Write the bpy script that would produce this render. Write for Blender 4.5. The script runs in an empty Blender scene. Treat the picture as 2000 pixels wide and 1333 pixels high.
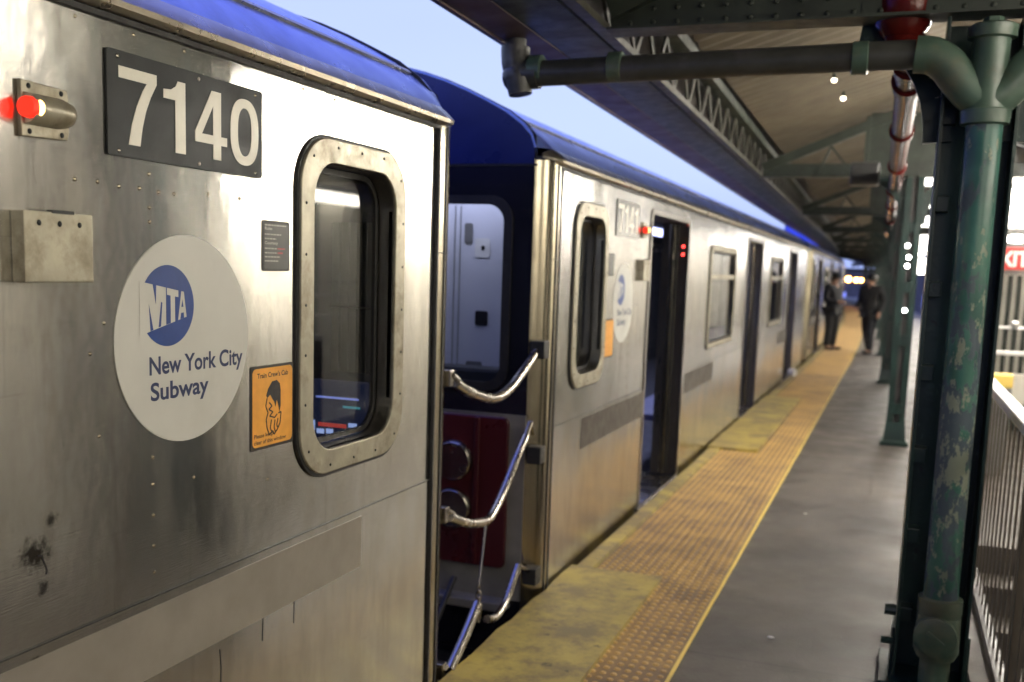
import bpy, bmesh, math, random
from mathutils import Vector, Matrix
random.seed(7)
PI = math.pi
S = bpy.context.scene
C = S.collection

# ------------------------------------------------------------------ camera
def norm(v): return v.normalized()
F = 1989.98
PPX, PPY = 1000.0, 790.0                       # principal point (the photo is a crop of a larger frame)
ydir = norm(Vector((1752-PPX, 548-PPY, F)))    # the track direction, in camera space (x right, y down, z ahead)
zdir = -Vector((500-PPX, 15600-PPY, F)); zdir = norm(zdir - ydir*zdir.dot(ydir))
xdir = ydir.cross(zdir)
if xdir.x < 0: xdir = -xdir
cam_d = bpy.data.cameras.new('camera'); cam = bpy.data.objects.new('camera', cam_d); C.objects.link(cam)
right = Vector((xdir.x, ydir.x, zdir.x)); down = Vector((xdir.y, ydir.y, zdir.y)); fwd = Vector((xdir.z, ydir.z, zdir.z))
M3 = Matrix((right, -down, -fwd)).transposed()
cam.matrix_world = Matrix.Translation((1.5, 0, 1.56)) @ M3.to_4x4()
cam_d.sensor_width = 36; cam_d.lens = F/2000*36; cam_d.shift_y = (PPY-666.5)/2000
cam_d.clip_start = .05; cam_d.clip_end = 3000
cam_d.dof.use_dof = True; cam_d.dof.focus_distance = 2.35; cam_d.dof.aperture_fstop = 3.2
S.camera = cam

# ------------------------------------------------------------------ world: blue hour sky
W = bpy.data.worlds.new("World"); S.world = W; W.use_nodes = True
wn, wl = W.node_tree.nodes, W.node_tree.links
bg = wn['Background']
tc = wn.new('ShaderNodeTexCoord'); sep = wn.new('ShaderNodeSeparateXYZ'); wl.new(tc.outputs['Generated'], sep.inputs[0])
rmp = wn.new('ShaderNodeValToRGB'); wl.new(sep.outputs['Z'], rmp.inputs[0])
rmp.color_ramp.interpolation = 'EASE'
cr = rmp.color_ramp.elements
cr[0].position = 0; cr[0].color = (.34, .43, .85, 1)
cr[1].position = 1; cr[1].color = (.25, .34, 1.5, 1)
for p_, c_ in ((.1, (.46, .56, .90, 1)), (.34, (.43, .53, .92, 1)), (.5, (.27, .34, .98, 1)), (.72, (.28, .37, 1.4, 1))):
    e = cr.new(p_); e.color = c_
ns = wn.new('ShaderNodeTexNoise'); ns.inputs['Scale'].default_value = 1.6; ns.inputs['Detail'].default_value = 3
mp = wn.new('ShaderNodeMapping'); mp.inputs['Scale'].default_value = (1, 1, 4)
wl.new(tc.outputs['Generated'], mp.inputs[0]); wl.new(mp.outputs[0], ns.inputs['Vector'])
mr = wn.new('ShaderNodeMapRange'); mr.inputs['To Min'].default_value = .88; mr.inputs['To Max'].default_value = 1.12
wl.new(ns.outputs['Fac'], mr.inputs[0])
vm = wn.new('ShaderNodeVectorMath'); vm.operation = 'SCALE'
wl.new(rmp.outputs[0], vm.inputs[0]); wl.new(mr.outputs[0], vm.inputs['Scale'])
wl.new(vm.outputs[0], bg.inputs[0]); bg.inputs[1].default_value = 1.0

sd = bpy.data.lights.new('sun', 'SUN'); sd.energy = .04; sd.angle = math.radians(15); sd.color = (.6, .7, 1)
so = bpy.data.objects.new('sun', sd); C.objects.link(so); so.rotation_euler = (math.radians(60), 0, math.radians(-110))

vs = S.view_settings; vs.view_transform = 'Standard'; vs.look = 'None'; vs.exposure = 0.42; vs.gamma = 1
LAMP = 30.0          # strength of the platform tubes

# ------------------------------------------------------------------ materials
class NT:
    def __init__(s, name):
        s.m = bpy.data.materials.new(name); s.m.use_nodes = True
        s.n, s.l = s.m.node_tree.nodes, s.m.node_tree.links
        s.b = s.n['Principled BSDF']; s.out = s.n['Material Output']
    def node(s, t, **kw):
        n = s.n.new(t)
        for k, v in kw.items():
            if k in n.inputs: n.inputs[k].default_value = v
            else: setattr(n, k, v)
        return n
    def pos(s, scale=(1, 1, 1), loc=(0, 0, 0)):
        g = s.node('ShaderNodeNewGeometry'); m = s.node('ShaderNodeMapping')
        m.inputs['Scale'].default_value = scale; m.inputs['Location'].default_value = loc
        s.l.new(g.outputs['Position'], m.inputs[0]); return m.outputs[0]
    def noise(s, scale, sc=(1, 1, 1), detail=4, rough=.55, loc=(0, 0, 0)):
        t = s.node('ShaderNodeTexNoise', Scale=scale, Detail=detail, Roughness=rough)
        s.l.new(s.pos(sc, loc), t.inputs['Vector']); return t.outputs['Fac']
    def ramp(s, f, a, b, ca, cb):
        r = s.node('ShaderNodeValToRGB'); s.l.new(f, r.inputs[0])
        e = r.color_ramp.elements; e[0].position = a; e[1].position = b
        e[0].color = ca if len(ca) == 4 else (*ca, 1); e[1].color = cb if len(cb) == 4 else (*cb, 1)
        return r.outputs[0]
    def val(s, f, a, b, lo, hi):
        r = s.node('ShaderNodeMapRange'); s.l.new(f, r.inputs[0])
        for k, v in zip(('From Min', 'From Max', 'To Min', 'To Max'), (a, b, lo, hi)): r.inputs[k].default_value = v
        return r.outputs[0]
    def mix(s, fac, a, b, mode='MIX'):
        m = s.node('ShaderNodeMix', data_type='RGBA', blend_type=mode)
        for sock, v in ((m.inputs[0], fac), (m.inputs[6], a), (m.inputs[7], b)):
            if isinstance(v, bpy.types.NodeSocket): s.l.new(v, sock)
            elif isinstance(v, (int, float)): sock.default_value = v
            else: sock.default_value = (*v, 1) if len(v) == 3 else v
        return m.outputs[2]
    def math(s, op, a, b=0.0):
        m = s.node('ShaderNodeMath', operation=op)
        for i, v in enumerate((a, b)):
            if isinstance(v, bpy.types.NodeSocket): s.l.new(v, m.inputs[i])
            else: m.inputs[i].default_value = v
        return m.outputs[0]
    def set(s, k, v):
        i = s.b.inputs[k]
        if isinstance(v, bpy.types.NodeSocket): s.l.new(v, i)
        elif isinstance(v, tuple): i.default_value = (*v, 1)
        else: i.default_value = v
        return s
    def bump(s, h, strength=.3, dist=.01, prev=None):
        b = s.node('ShaderNodeBump', Strength=strength, Distance=dist); s.l.new(h, b.inputs['Height'])
        if prev: s.l.new(prev, b.inputs['Normal'])
        s.l.new(b.outputs[0], s.b.inputs['Normal']); return b.outputs[0]

def simple(name, col, rough=.5, metal=0.0, var=.25, scale=8, bump=0.0, dirt=None, coat=0.0):
    t = NT(name)
    f = t.noise(scale, detail=6)
    lo = tuple(c*(1-var) for c in col); hi = tuple(min(1, c*(1+var)) for c in col)
    c = t.ramp(f, .3, .7, lo, hi)
    if dirt:
        c = t.mix(t.ramp(t.noise(scale*.37, detail=8, rough=.7, loc=(3, 5, 1)), .5, .68, (0, 0, 0), (1, 1, 1)), c, dirt)
    t.set('Base Color', c); t.set('Metallic', metal)
    t.set('Roughness', t.val(t.noise(scale*2.3), .3, .7, max(.03, rough*.8), min(1, rough*1.2)))
    if coat: t.set('Coat Weight', coat)
    if bump: t.bump(t.noise(scale*5, detail=6), bump, .004)
    return t.m

def emit(name, col, st):
    t = NT(name); t.set('Base Color', tuple(.5*x*x for x in col)); t.b.inputs['Emission Color'].default_value = (*col, 1)
    t.b.inputs['Emission Strength'].default_value = st; t.set('Roughness', .6); return t.m

def steel(name, col, rough, band=False, aniso=.75):
    t = NT(name)
    streak = t.noise(9, (1, 1, .12), detail=6, rough=.65)
    blot = t.noise(2.2, (1, 1, .6), detail=6, rough=.6, loc=(4, 0, 0))
    grain = t.noise(60, (1, .25, 6), detail=3)
    smear = t.noise(6.5, (1, 1.3, .45), detail=8, rough=.68, loc=(1, 4, 2))
    c = t.mix(t.val(streak, .35, .7, 0, .6), col, tuple(x*y for x, y in zip(col, (.70, .69, .63))))
    c = t.mix(t.val(blot, .48, .72, 0, .5), c, tuple(x*y for x, y in zip(col, (.70, .67, .56))))
    c = t.mix(t.val(smear, .50, .66, 0, .42), c, tuple(x*y for x, y in zip(col, (.52, .50, .45))))
    dirt = t.noise(55, (1, 1, .5), detail=5, rough=.7, loc=(0, 9, 2))
    c = t.mix(t.val(dirt, .64, .74, 0, .5), c, (.06, .05, .04))
    drip = t.noise(26, (1, 1, .03), detail=4, rough=.6, loc=(0, 3, 7))
    c = t.mix(t.val(drip, .60, .76, 0, .30), c, (.12, .10, .07))
    scr = t.noise(150, (1, .05, 1.2), detail=3, rough=.5, loc=(2, 0, 5))
    c = t.mix(t.val(scr, .62, .74, 0, .25), c, (.30, .28, .24))
    # browner and darker towards the bottom of the body
    g = t.node('ShaderNodeNewGeometry'); sp = t.node('ShaderNodeSeparateXYZ'); t.l.new(g.outputs['Position'], sp.inputs[0])
    low = t.math('MULTIPLY', t.val(sp.outputs['Z'], 1.35, .15, 0, 1), t.val(blot, .2, .7, .6, 1))
    c = t.mix(t.math('MULTIPLY', low, .62), c, (.17, .13, .08))
    r = t.math('ADD', t.val(streak, .3, .7, rough*.8, rough*1.2), t.val(smear, .45, .68, 0, .06))
    # two scorched scuffs
    if band is False:
        for (yy, zz, ry, rz, a) in ((1.455, .985, .036, .030, .9), (1.50, 1.045, .014, .013, .85), (1.475, .915, .012, .016, .8), (1.45, .78, .012, .008, .8)):
            v = t.node('ShaderNodeVectorMath', operation='SUBTRACT'); t.l.new(g.outputs['Position'], v.inputs[0]); v.inputs[1].default_value = (0, yy, zz)
            v2 = t.node('ShaderNodeVectorMath', operation='MULTIPLY'); t.l.new(v.outputs[0], v2.inputs[0]); v2.inputs[1].default_value = (0, 1/ry, 1/rz)
            ln = t.node('ShaderNodeVectorMath', operation='LENGTH'); t.l.new(v2.outputs[0], ln.inputs[0])
            d = t.math('ADD', ln.outputs['Value'], t.val(t.noise(70, detail=4, loc=(1, 2, 3)), .3, .7, -.5, .5))
            k = t.val(d, .35, 1.25, a, 0)
            c = t.mix(k, c, (.025, .018, .012))
    t.set('Base Color', c); t.set('Metallic', 1.0); t.set('Roughness', r)
    t.set('Anisotropic', aniso)
    tv = t.node('ShaderNodeCombineXYZ', X=0.0, Y=0.0, Z=1.0); t.l.new(tv.outputs[0], t.b.inputs['Tangent'])
    n1 = t.bump(t.noise(1.7, (1, 1, .8), detail=1.5, loc=(0, .6, 0)), .5, .02)
    n2 = t.bump(t.noise(5.5, (1, 1, .7), detail=3, loc=(3, 1, 0)), .22, .006, n1)
    t.bump(grain, .08, .002, n2)
    return t.m

M = {}
M['steel'] = steel('brushed_steel', (.90, .89, .85), .18)
M['band_dim'] = simple('dim_reflective_band', (.060, .052, .045), .5, .2, .15, 6, .05)  # farther cars' copy: dull grazing reflection put into the band's colour
M['band_lit'] = simple('lit_reflective_band', (.29, .265, .23), .42, .4, .12, 6, .05)  # nearest car's copy: lamplight brightness put into the same band's colour
M['post'] = steel('polished_post', (.46, .42, .33), .20, True, .5)
M['door'] = steel('door_steel', (.42, .40, .37), .30, True)
M['frame'] = simple('window_frame_paint', (.37, .345, .265), .42, .5, .18, 14, .15, dirt=(.17, .14, .09))
M['roof'] = simple('sky_tinted_roof', (.27, .38, 1.0), .32, .5, .18, 3, .03, dirt=(.16, .22, .55))  # blue of the reflected sky mixed into the grey roof's base colour
M['roof_trim'] = simple('roof_trim', (.40, .36, .29), .3, .9, .12, 5)
M['rubber'] = simple('rubber', (.012, .012, .012), .55, 0, .3, 20)
M['black_gloss'] = simple('black_end_mask', (.010, .011, .018), .16, 0, .2, 4, 0, coat=.4)
M['cap_sky_tint'] = simple('end_cap_sky_tint', (.010, .018, .12), .3, .2, .2, 4, 0)  # deep blue sky reflection painted onto the black end cap
M['red'] = simple('dark_red_panel', (.05, .007, .010), .32, 0, .15, 2, 0)
M['chrome'] = simple('chrome', (.36, .33, .29), .26, 1, .06, 3)
M['grey_paint'] = simple('grey_paint', (.16, .155, .145), .45, .1, .2, 8, .1)
M['decal_grey'] = simple('decal_grey', (.50, .50, .46), .42, 0, .05, 5, .02, dirt=(.43, .43, .39))
M['decal_blue'] = simple('decal_blue', (.016, .05, .22), .35, 0, .12, 20)
M['decal_navy'] = simple('decal_navy', (.010, .022, .085), .4, 0, .1, 20)
M['plate'] = simple('number_plate_black', (.010, .013, .014), .48, 0, .35, 7, .02, dirt=(.022, .026, .026)); M['plate'].node_tree.nodes['Principled BSDF'].inputs['Specular IOR Level'].default_value = .28
M['plate_glare'] = simple('plate_with_glare', (.30, .30, .28), .2, .3, .2, 7)  # second car's black plate, washed-out glare painted in as a pale colour
M['digit'] = simple('number_white', (.72, .70, .60), .4, 0, .08, 15)
M['orange'] = simple('sticker_orange', (.72, .33, .045), .4, 0, .12, 20)
M['ink'] = simple('ink_black', (.012, .010, .010), .5, 0, .2, 20)
M['sticker_dark'] = simple('sticker_dark', (.045, .048, .042), .4, 0, .2, 20)
M['sticker_line'] = simple('sticker_print', (.42, .41, .36), .5, 0, .15, 40)
M['sticker_red'] = simple('sticker_print_red', (.42, .05, .06), .5, 0, .15, 40)
M['cab_dark'] = simple('cab_interior', (.045, .045, .045), .6, 0, .3, 5)
M['cab_pale'] = simple('pale_panel', (.60, .60, .64), .4, 0, .06, 3)
M['blue_seat'] = simple('blue_seat', (.10, .11, .30), .35, 0, .2, 5)
M['under'] = simple('underframe', (.012, .012, .013), .7, 0, .3, 5)
M['column'] = NT('green_column_paint')
t = M['column']
c = t.ramp(t.noise(3.5, detail=5), .35, .65, (.004, .014, .012), (.008, .027, .022))
c = t.mix(t.ramp(t.noise(17, (1, 1, .6), detail=7, rough=.7), .62, .65, (0, 0, 0), (1, 1, 1)), c, (.04, .065, .056))
c = t.mix(t.ramp(t.noise(31, detail=6, loc=(4, 4, 4)), .68, .70, (0, 0, 0), (1, 1, 1)), c, (.004, .006, .006))
t.set('Base Color', c).set('Roughness', .34); t.bump(t.noise(40, detail=6), .35, .004); M['column'] = t.m
def peeling(name, base, base2, p1, p2, th1, th2):
    t = NT(name)
    c = t.ramp(t.noise(5, detail=4), .38, .62, base, base2)
    f1 = t.noise(11, (1, 1, .55), detail=8, rough=.66, loc=(2, 7, 1))
    g = t.node('ShaderNodeNewGeometry'); sp = t.node('ShaderNodeSeparateXYZ'); t.l.new(g.outputs['Position'], sp.inputs[0])
    mid = t.math('MULTIPLY', t.val(sp.outputs['Z'], .35, .6, 0, 1), t.val(sp.outputs['Z'], 1.25, 1.6, 1, 0))
    f1 = t.math('ADD', f1, t.math('MULTIPLY', mid, .10))
    k1 = t.ramp(f1, th1, th1+.015, (0, 0, 0), (1, 1, 1))
    f2 = t.math('ADD', t.noise(19, (1, 1, .5), detail=8, rough=.7, loc=(5, 1, 4)), t.math('MULTIPLY', mid, .06))
    k2 = t.ramp(f2, th2, th2+.012, (0, 0, 0), (1, 1, 1))
    c = t.mix(k1, c, p1); c = t.mix(k2, c, p2)
    t.set('Base Color', c); t.set('Roughness', t.math('ADD', .30, t.math('MULTIPLY', k1, .3)))
    b = t.bump(t.math('ADD', k1, k2), .5, -.002); t.bump(t.noise(30, detail=5), .25, .003, b)
    return t.m
M['pipe'] = peeling('peeling_green_pipe', (.018, .068, .060), (.035, .115, .090), (.045, .066, .085), (.17, .195, .15), .56, .60)
M['pipe_green'] = simple('green_pipe_fitting', (.052, .088, .066), .36, 0, .3, 9, .3, dirt=(.10, .105, .07))
M['pipe_dark'] = simple('grey_green_pipe', (.042, .044, .040), .38, .1, .3, 9, .3, dirt=(.085, .08, .085))
M['steelwork'] = simple('canopy_steelwork', (.026, .034, .026), .5, 0, .35, 6, .3)
M['lacing'] = simple('canopy_lacing', (.055, .055, .042), .5, 0, .3, 8, .2)
M['rust'] = simple('rusty_soffit', (.085, .052, .050), .6, 0, .3, 3, .2, dirt=(.045, .035, .04))
M['ceiling'] = simple('beige_ceiling', (.105, .088, .062), .6, 0, .18, 2.5, .15, dirt=(.075, .065, .048))
M['roof_out'] = simple('canopy_roof', (.12, .11, .11), .7, 0, .3, 3)
M['redpipe'] = simple('red_pipe_paint', (.075, .008, .006), .13, 0, .3, 7, .5); M['redpipe'].node_tree.nodes['Principled BSDF'].inputs['Specular IOR Level'].default_value = .3
M['rail_white'] = simple('white_rail', (.72, .71, .68), .35, 0, .06, 8)
M['bars'] = simple('brown_bars', (.095, .080, .058), .42, .3, .2, 6, .1)
M['toe'] = simple('toe_rail', (.045, .040, .040), .4, 0, .3, 6)
M['cream'] = simple('cream_windscreen', (.74, .71, .62), .5, 0, .08, 2.0, .05, dirt=(.52, .48, .38))
M['slat'] = simple('grey_slats', (.26, .255, .225), .5, .2, .2, 4)
M['exit_red'] = simple('exit_red', (.50, .035, .03), .4, 0, .08, 5)
M['exit_white'] = simple('exit_white', (.85, .80, .76), .4, 0, .03, 5)
M['blue_board'] = simple('blue_hoarding', (.07, .11, .95), .35, 0, .25, 3, .1)
M['skin'] = simple('skin', (.30, .17, .12), .5, 0, .1, 8)
M['cloth_navy'] = simple('navy_cloth', (.005, .006, .011), .8, 0, .3, 9, .4)
M['cloth_grey'] = simple('charcoal_cloth', (.010, .010, .012), .8, 0, .3, 9, .4)
M['shoe'] = simple('shoe', (.008, .008, .008), .4)
M['paper'] = simple('paper', (.7, .68, .63), .6, 0, .05, 8)
t = NT('blue_translucent_sheet'); t.n.remove(t.b)
df = t.node('ShaderNodeBsdfDiffuse', Color=(.05, .08, .80, 1)); tl = t.node('ShaderNodeBsdfTranslucent', Color=(.22, .30, 1.0, 1)); mx = t.node('ShaderNodeMixShader'); mx.inputs[0].default_value = .75
t.l.new(df.outputs[0], mx.inputs[1]); t.l.new(tl.outputs[0], mx.inputs[2]); t.l.new(mx.outputs[0], t.out.inputs[0]); M['blue_sheet'] = t.m
M['ballast'] = simple('ballast', (.035, .033, .031), .9, 0, .5, 30, .8)
M['rail_steel'] = simple('rail_steel', (.2, .18, .16), .35, .9)
M['tie'] = simple('tie_wood', (.045, .034, .026), .85, 0, .3, 6, .3)
M['tube'] = emit('lamp_tube_glow', (1.0, .93, .82), LAMP*3.2)
M['tube_near'] = emit('lamp_tube_glow_near', (1.0, .91, .77), LAMP*.57)
M['panel_lit'] = emit('lit_glazing', (1.0, .95, .88), 7.0)
M['em_orange'] = emit('marker_glow', (1.0, .03, .012), 1.1)
M['em_core'] = emit('marker_core', (1.0, .62, .18), 7)
M['em_red'] = emit('signal_red', (1.0, .05, .04), 6)
M['em_amber'] = emit('signal_amber', (1.0, .45, .12), 30)
M['car_glow'] = emit('car_glow', (.50, .55, 1.0), 3.5)
M['cab_glow'] = emit('cab_glow', (.72, .74, 1.0), 4)
M['em_cyan'] = emit('signal_cyan', (.15, .75, 1.0), 5)
M['em_white'] = emit('small_lamp', (1, .95, .88), 25)
M['em_dim'] = emit('dim_bulb', (1, .88, .7), 5)
M['lit_blue'] = emit('glow_blue', (.30, .36, 1.0), .9)
M['lit_cyan'] = emit('glow_cyan', (.1, .6, .7), .5)
M['lit_red'] = emit('glow_red', (.9, .10, .08), .55)
M['lit_bg'] = emit('glow_back', (.02, .03, .10), .35)
M['lit_white'] = emit('glow_white', (.45, .55, 1.0), 1.0)

def glass_mat(name, tint, base_refl=1.0):
    t = NT(name); t.n.remove(t.b)
    tr = t.node('ShaderNodeBsdfTransparent', Color=(*tint, 1)); gl = t.node('ShaderNodeBsdfGlossy', Roughness=.03)
    gl.inputs['Color'].default_value = (base_refl, base_refl, base_refl, 1)
    g = t.node('ShaderNodeNewGeometry'); dt = t.node('ShaderNodeVectorMath', operation='DOT_PRODUCT')
    t.l.new(g.outputs['Incoming'], dt.inputs[0]); t.l.new(g.outputs['Normal'], dt.inputs[1])
    k = t.math('SUBTRACT', 1.0, t.math('ABSOLUTE', dt.outputs['Value']))
    k = t.math('ADD', t.math('MULTIPLY', t.math('POWER', k, 5.0), .92), .035)
    mx = t.node('ShaderNodeMixShader'); t.l.new(k, mx.inputs[0]); t.l.new(tr.outputs[0], mx.inputs[1]); t.l.new(gl.outputs[0], mx.inputs[2])
    t.l.new(mx.outputs[0], t.out.inputs[0]); return t.m
M['glass'] = glass_mat('tinted_glass', (.66, .70, .70))
M['glass_clear'] = glass_mat('clear_glass', (.8, .83, .86))

# platform concrete
t = NT('platform_concrete')
c = t.ramp(t.noise(1.1, detail=7, rough=.62), .34, .64, (.032, .027, .024), (.088, .075, .063))
c = t.mix(t.ramp(t.noise(5, detail=8, rough=.75, loc=(8, 1, 0)), .58, .70, (0, 0, 0), (1, 1, 1)), c, (.028, .024, .022))
c = t.mix(t.ramp(t.noise(9, detail=2, loc=(4, 9, 0)), .70, .72, (0, 0, 0), (.7, .7, .7)), c, (.028, .025, .024))
c = t.mix(t.ramp(t.noise(60, detail=3, loc=(1, 1, 0)), .70, .73, (0, 0, 0), (1, 1, 1)), c, (.17, .15, .135))
g_ = t.node('ShaderNodeNewGeometry'); sx = t.node('ShaderNodeSeparateXYZ'); t.l.new(g_.outputs['Position'], sx.inputs[0])
jt = t.math('PINGPONG', t.math('ADD', sx.outputs['Y'], 30.0), 1.55)
wob = t.math('MULTIPLY', t.noise(3, detail=3), .012)
c = t.mix(t.val(t.math('ADD', jt, wob), .008, .016, .8, 0), c, (.016, .014, .013))
t.set('Base Color', c).set('Roughness', t.val(t.noise(4, detail=4), .3, .7, .38, .7)); t.bump(t.noise(70, detail=6), .3, .004)
M['concrete'] = t.m
def yellow(name, a, b, dirt, amt, spots):
    t = NT(name)
    c = t.ramp(t.noise(2.2, detail=6, rough=.6), .32, .68, a, b)
    c = t.mix(t.ramp(t.noise(3.7, detail=9, rough=.72, loc=(2, 2, 2)), amt, amt+.16, (0, 0, 0), (.8, .8, .8)), c, dirt)
    c = t.mix(t.ramp(t.noise(spots, detail=5, rough=.6, loc=(6, 2, 0)), .66, .71, (0, 0, 0), (.85, .85, .85)), c, (.05, .035, .022))
    t.set('Base Color', c).set('Roughness', .55); t.bump(t.noise(45, detail=6), .35, .004)
    return t.m
M['tactile'] = yellow('tactile_ochre', (.42, .265, .085), (.56, .36, .115), (.24, .15, .07), .50, 14)
M['tactile_base'] = yellow('tactile_base', (.15, .090, .040), (.36, .22, .065), (.11, .068, .038), .44, 14)
M['yellow'] = yellow('edge_yellow', (.27, .205, .050), (.42, .325, .075), (.12, .09, .05), .42, 12)
M['yellow_line'] = yellow('line_yellow', (.66, .47, .09), (.72, .54, .14), (.4, .28, .08), .6, 30)

# ------------------------------------------------------------------ helpers
def setp(o, label=None, cat=None, group=None, kind=None):
    for k, v in (('label', label), ('category', cat), ('group', group), ('kind', kind)):
        if v: o[k] = v
    return o
def link(name, me, mat, parent=None, smooth=False):
    o = bpy.data.objects.new(name, me); C.objects.link(o)
    if mat is not None: me.materials.append(M[mat] if isinstance(mat, str) else mat)
    if parent:
        o.parent = parent
        r = parent
        off = Vector(parent.location)
        while r.parent: r = r.parent; off += Vector(r.location)
        me.transform(Matrix.Translation(-off))
    if smooth:
        for p in me.polygons: p.use_smooth = True
    return o
def empty(name, loc, label, cat, group=None):
    o = bpy.data.objects.new(name, None); C.objects.link(o); o.location = loc; o.empty_display_size = .1
    return setp(o, label, cat, group)

class MB:
    """collects shapes given in world coordinates, links them as ONE mesh"""
    def __init__(s): s.bm = bmesh.new()
    def box(s, x0, x1, y0, y1, z0, z1, bevel=0.0, mat=None):
        r = bmesh.ops.create_cube(s.bm, size=1)['verts']
        for v in r: v.co = Vector((x0+(v.co.x+.5)*(x1-x0), y0+(v.co.y+.5)*(y1-y0), z0+(v.co.z+.5)*(z1-z0)))
        if mat is not None:
            for v in r: v.co = mat @ v.co
        if bevel:
            es = list({e for v in r for e in v.link_edges})
            bmesh.ops.bevel(s.bm, geom=es, offset=bevel, segments=2, profile=.6, affect='EDGES')
        return s
    def bar(s, a, b, w, h=None, up=Vector((0, 0, 1))):
        a, b = Vector(a), Vector(b); h = h or w; d = (b-a); L = d.length; d.normalize()
        if abs(d.dot(up)) > .98: up = Vector((0, 1, 0))
        sx = d.cross(up).normalized(); sz = sx.cross(d).normalized()
        m = Matrix((sx, d, sz)).transposed().to_4x4(); m.translation = (a+b)/2
        return s.box(-w/2, w/2, -L/2, L/2, -h/2, h/2, mat=m)
    def tube(s, pts, rad, n=12, caps=True):
        pts = [Vector(p) for p in pts]; rings = []
        rads = rad if isinstance(rad, (list, tuple)) else [rad]*len(pts)
        prev = None
        for i, p in enumerate(pts):
            d = (pts[min(i+1, len(pts)-1)] - pts[max(i-1, 0)])
            if d.length < 1e-9: d = pts[min(i+1, len(pts)-1)]-pts[max(0, i-2)]
            d.normalize()
            if prev is None:
                prev = Vector((0, 0, 1)) if abs(d.z) < .9 else Vector((1, 0, 0))
            u = (prev - d*prev.dot(d)).normalized(); prev = u; v = d.cross(u)
            rings.append([s.bm.verts.new(p + (u*math.cos(2*PI*k/n)+v*math.sin(2*PI*k/n))*rads[i]) for k in range(n)])
        for a, b in zip(rings, rings[1:]):
            for k in range(n):
                try: s.bm.faces.new((a[k], a[(k+1) % n], b[(k+1) % n], b[k]))
                except ValueError: pass
        if caps:
            s.bm.faces.new(list(reversed(rings[0]))); s.bm.faces.new(rings[-1])
        return s
    def ball(s, c, r, sc=(1, 1, 1), seg=14):
        vs_ = bmesh.ops.create_uvsphere(s.bm, u_segments=seg, v_segments=max(6, seg//2), radius=r)['verts']
        for v in vs_: v.co = Vector((c[0]+v.co.x*sc[0], c[1]+v.co.y*sc[1], c[2]+v.co.z*sc[2]))
        return s
    def poly(s, pts):
        s.bm.faces.new([s.bm.verts.new(p) for p in pts]); return s
    def sweep(s, prof, ys, shift=None, close=False):
        """profile of (x,z) swept along Y stations"""
        shift = shift or (lambda y: 0.0); rings = []
        for y in ys: rings.append([s.bm.verts.new((x+shift(y), y, z)) for x, z in prof])
        m = len(prof); rng = range(m if close else m-1)
        for a, b in zip(rings, rings[1:]):
            for k in rng: s.bm.faces.new((a[k], a[(k+1) % m], b[(k+1) % m], b[k]))
        if close:
            s.bm.faces.new(rings[0]); s.bm.faces.new(list(reversed(rings[-1])))
        return s
    def build(s, name, mat, parent=None, smooth=False, bevel=0, auto=True):
        bmesh.ops.recalc_face_normals(s.bm, faces=s.bm.faces)
        me = bpy.data.meshes.new(name); s.bm.to_mesh(me); s.bm.free()
        o = link(name, me, mat, parent)
        if smooth:
            for p in me.polygons: p.use_smooth = True
            try: me.set_sharp_from_angle(angle=math.radians(40))
            except Exception: pass
        return o

def rrect(u0, u1, v0, v1, r, n=6):
    pts = []
    for (cu, cv, a0) in ((u1-r, v1-r, 0), (u0+r, v1-r, 90), (u0+r, v0+r, 180), (u1-r, v0+r, 270)):
        for k in range(n+1):
            a = math.radians(a0+90*k/n); pts.append((cu+r*math.cos(a), cv+r*math.sin(a)))
    return pts
def circ(cu, cv, r, n=48): return [(cu+r*math.cos(2*PI*k/n), cv+r*math.sin(2*PI*k/n)) for k in range(n)]
def rect(u0, u1, v0, v1): return [(u0, v0), (u1, v0), (u1, v1), (u0, v1)]

def flat_mesh(name, loops, thick, bev=0.0):
    cu = bpy.data.curves.new(name, 'CURVE'); cu.dimensions = '2D'; cu.fill_mode = 'BOTH'
    for L in loops:
        sp = cu.splines.new('POLY'); sp.points.add(len(L)-1)
        for i, (u, v) in enumerate(L): sp.points[i].co = (u, v, 0, 1)
        sp.use_cyclic_u = True
    cu.extrude = max(0, thick/2-bev); cu.bevel_depth = bev; cu.bevel_resolution = 1
    if bev: cu.offset = -bev
    o = bpy.data.objects.new('tmp', cu); C.objects.link(o)
    dg = bpy.context.evaluated_depsgraph_get()
    me = bpy.data.meshes.new_from_object(o.evaluated_get(dg)); me.name = name
    bpy.data.objects.remove(o); bpy.data.curves.remove(cu); me.materials.clear()
    return me
# (u,v,w) -> world. side wall: u = Y, v = Z, w = outward +X
SIDE = Matrix(((0, 0, 1, 0), (1, 0, 0, 0), (0, 1, 0, 0), (0, 0, 0, 1)))
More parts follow.
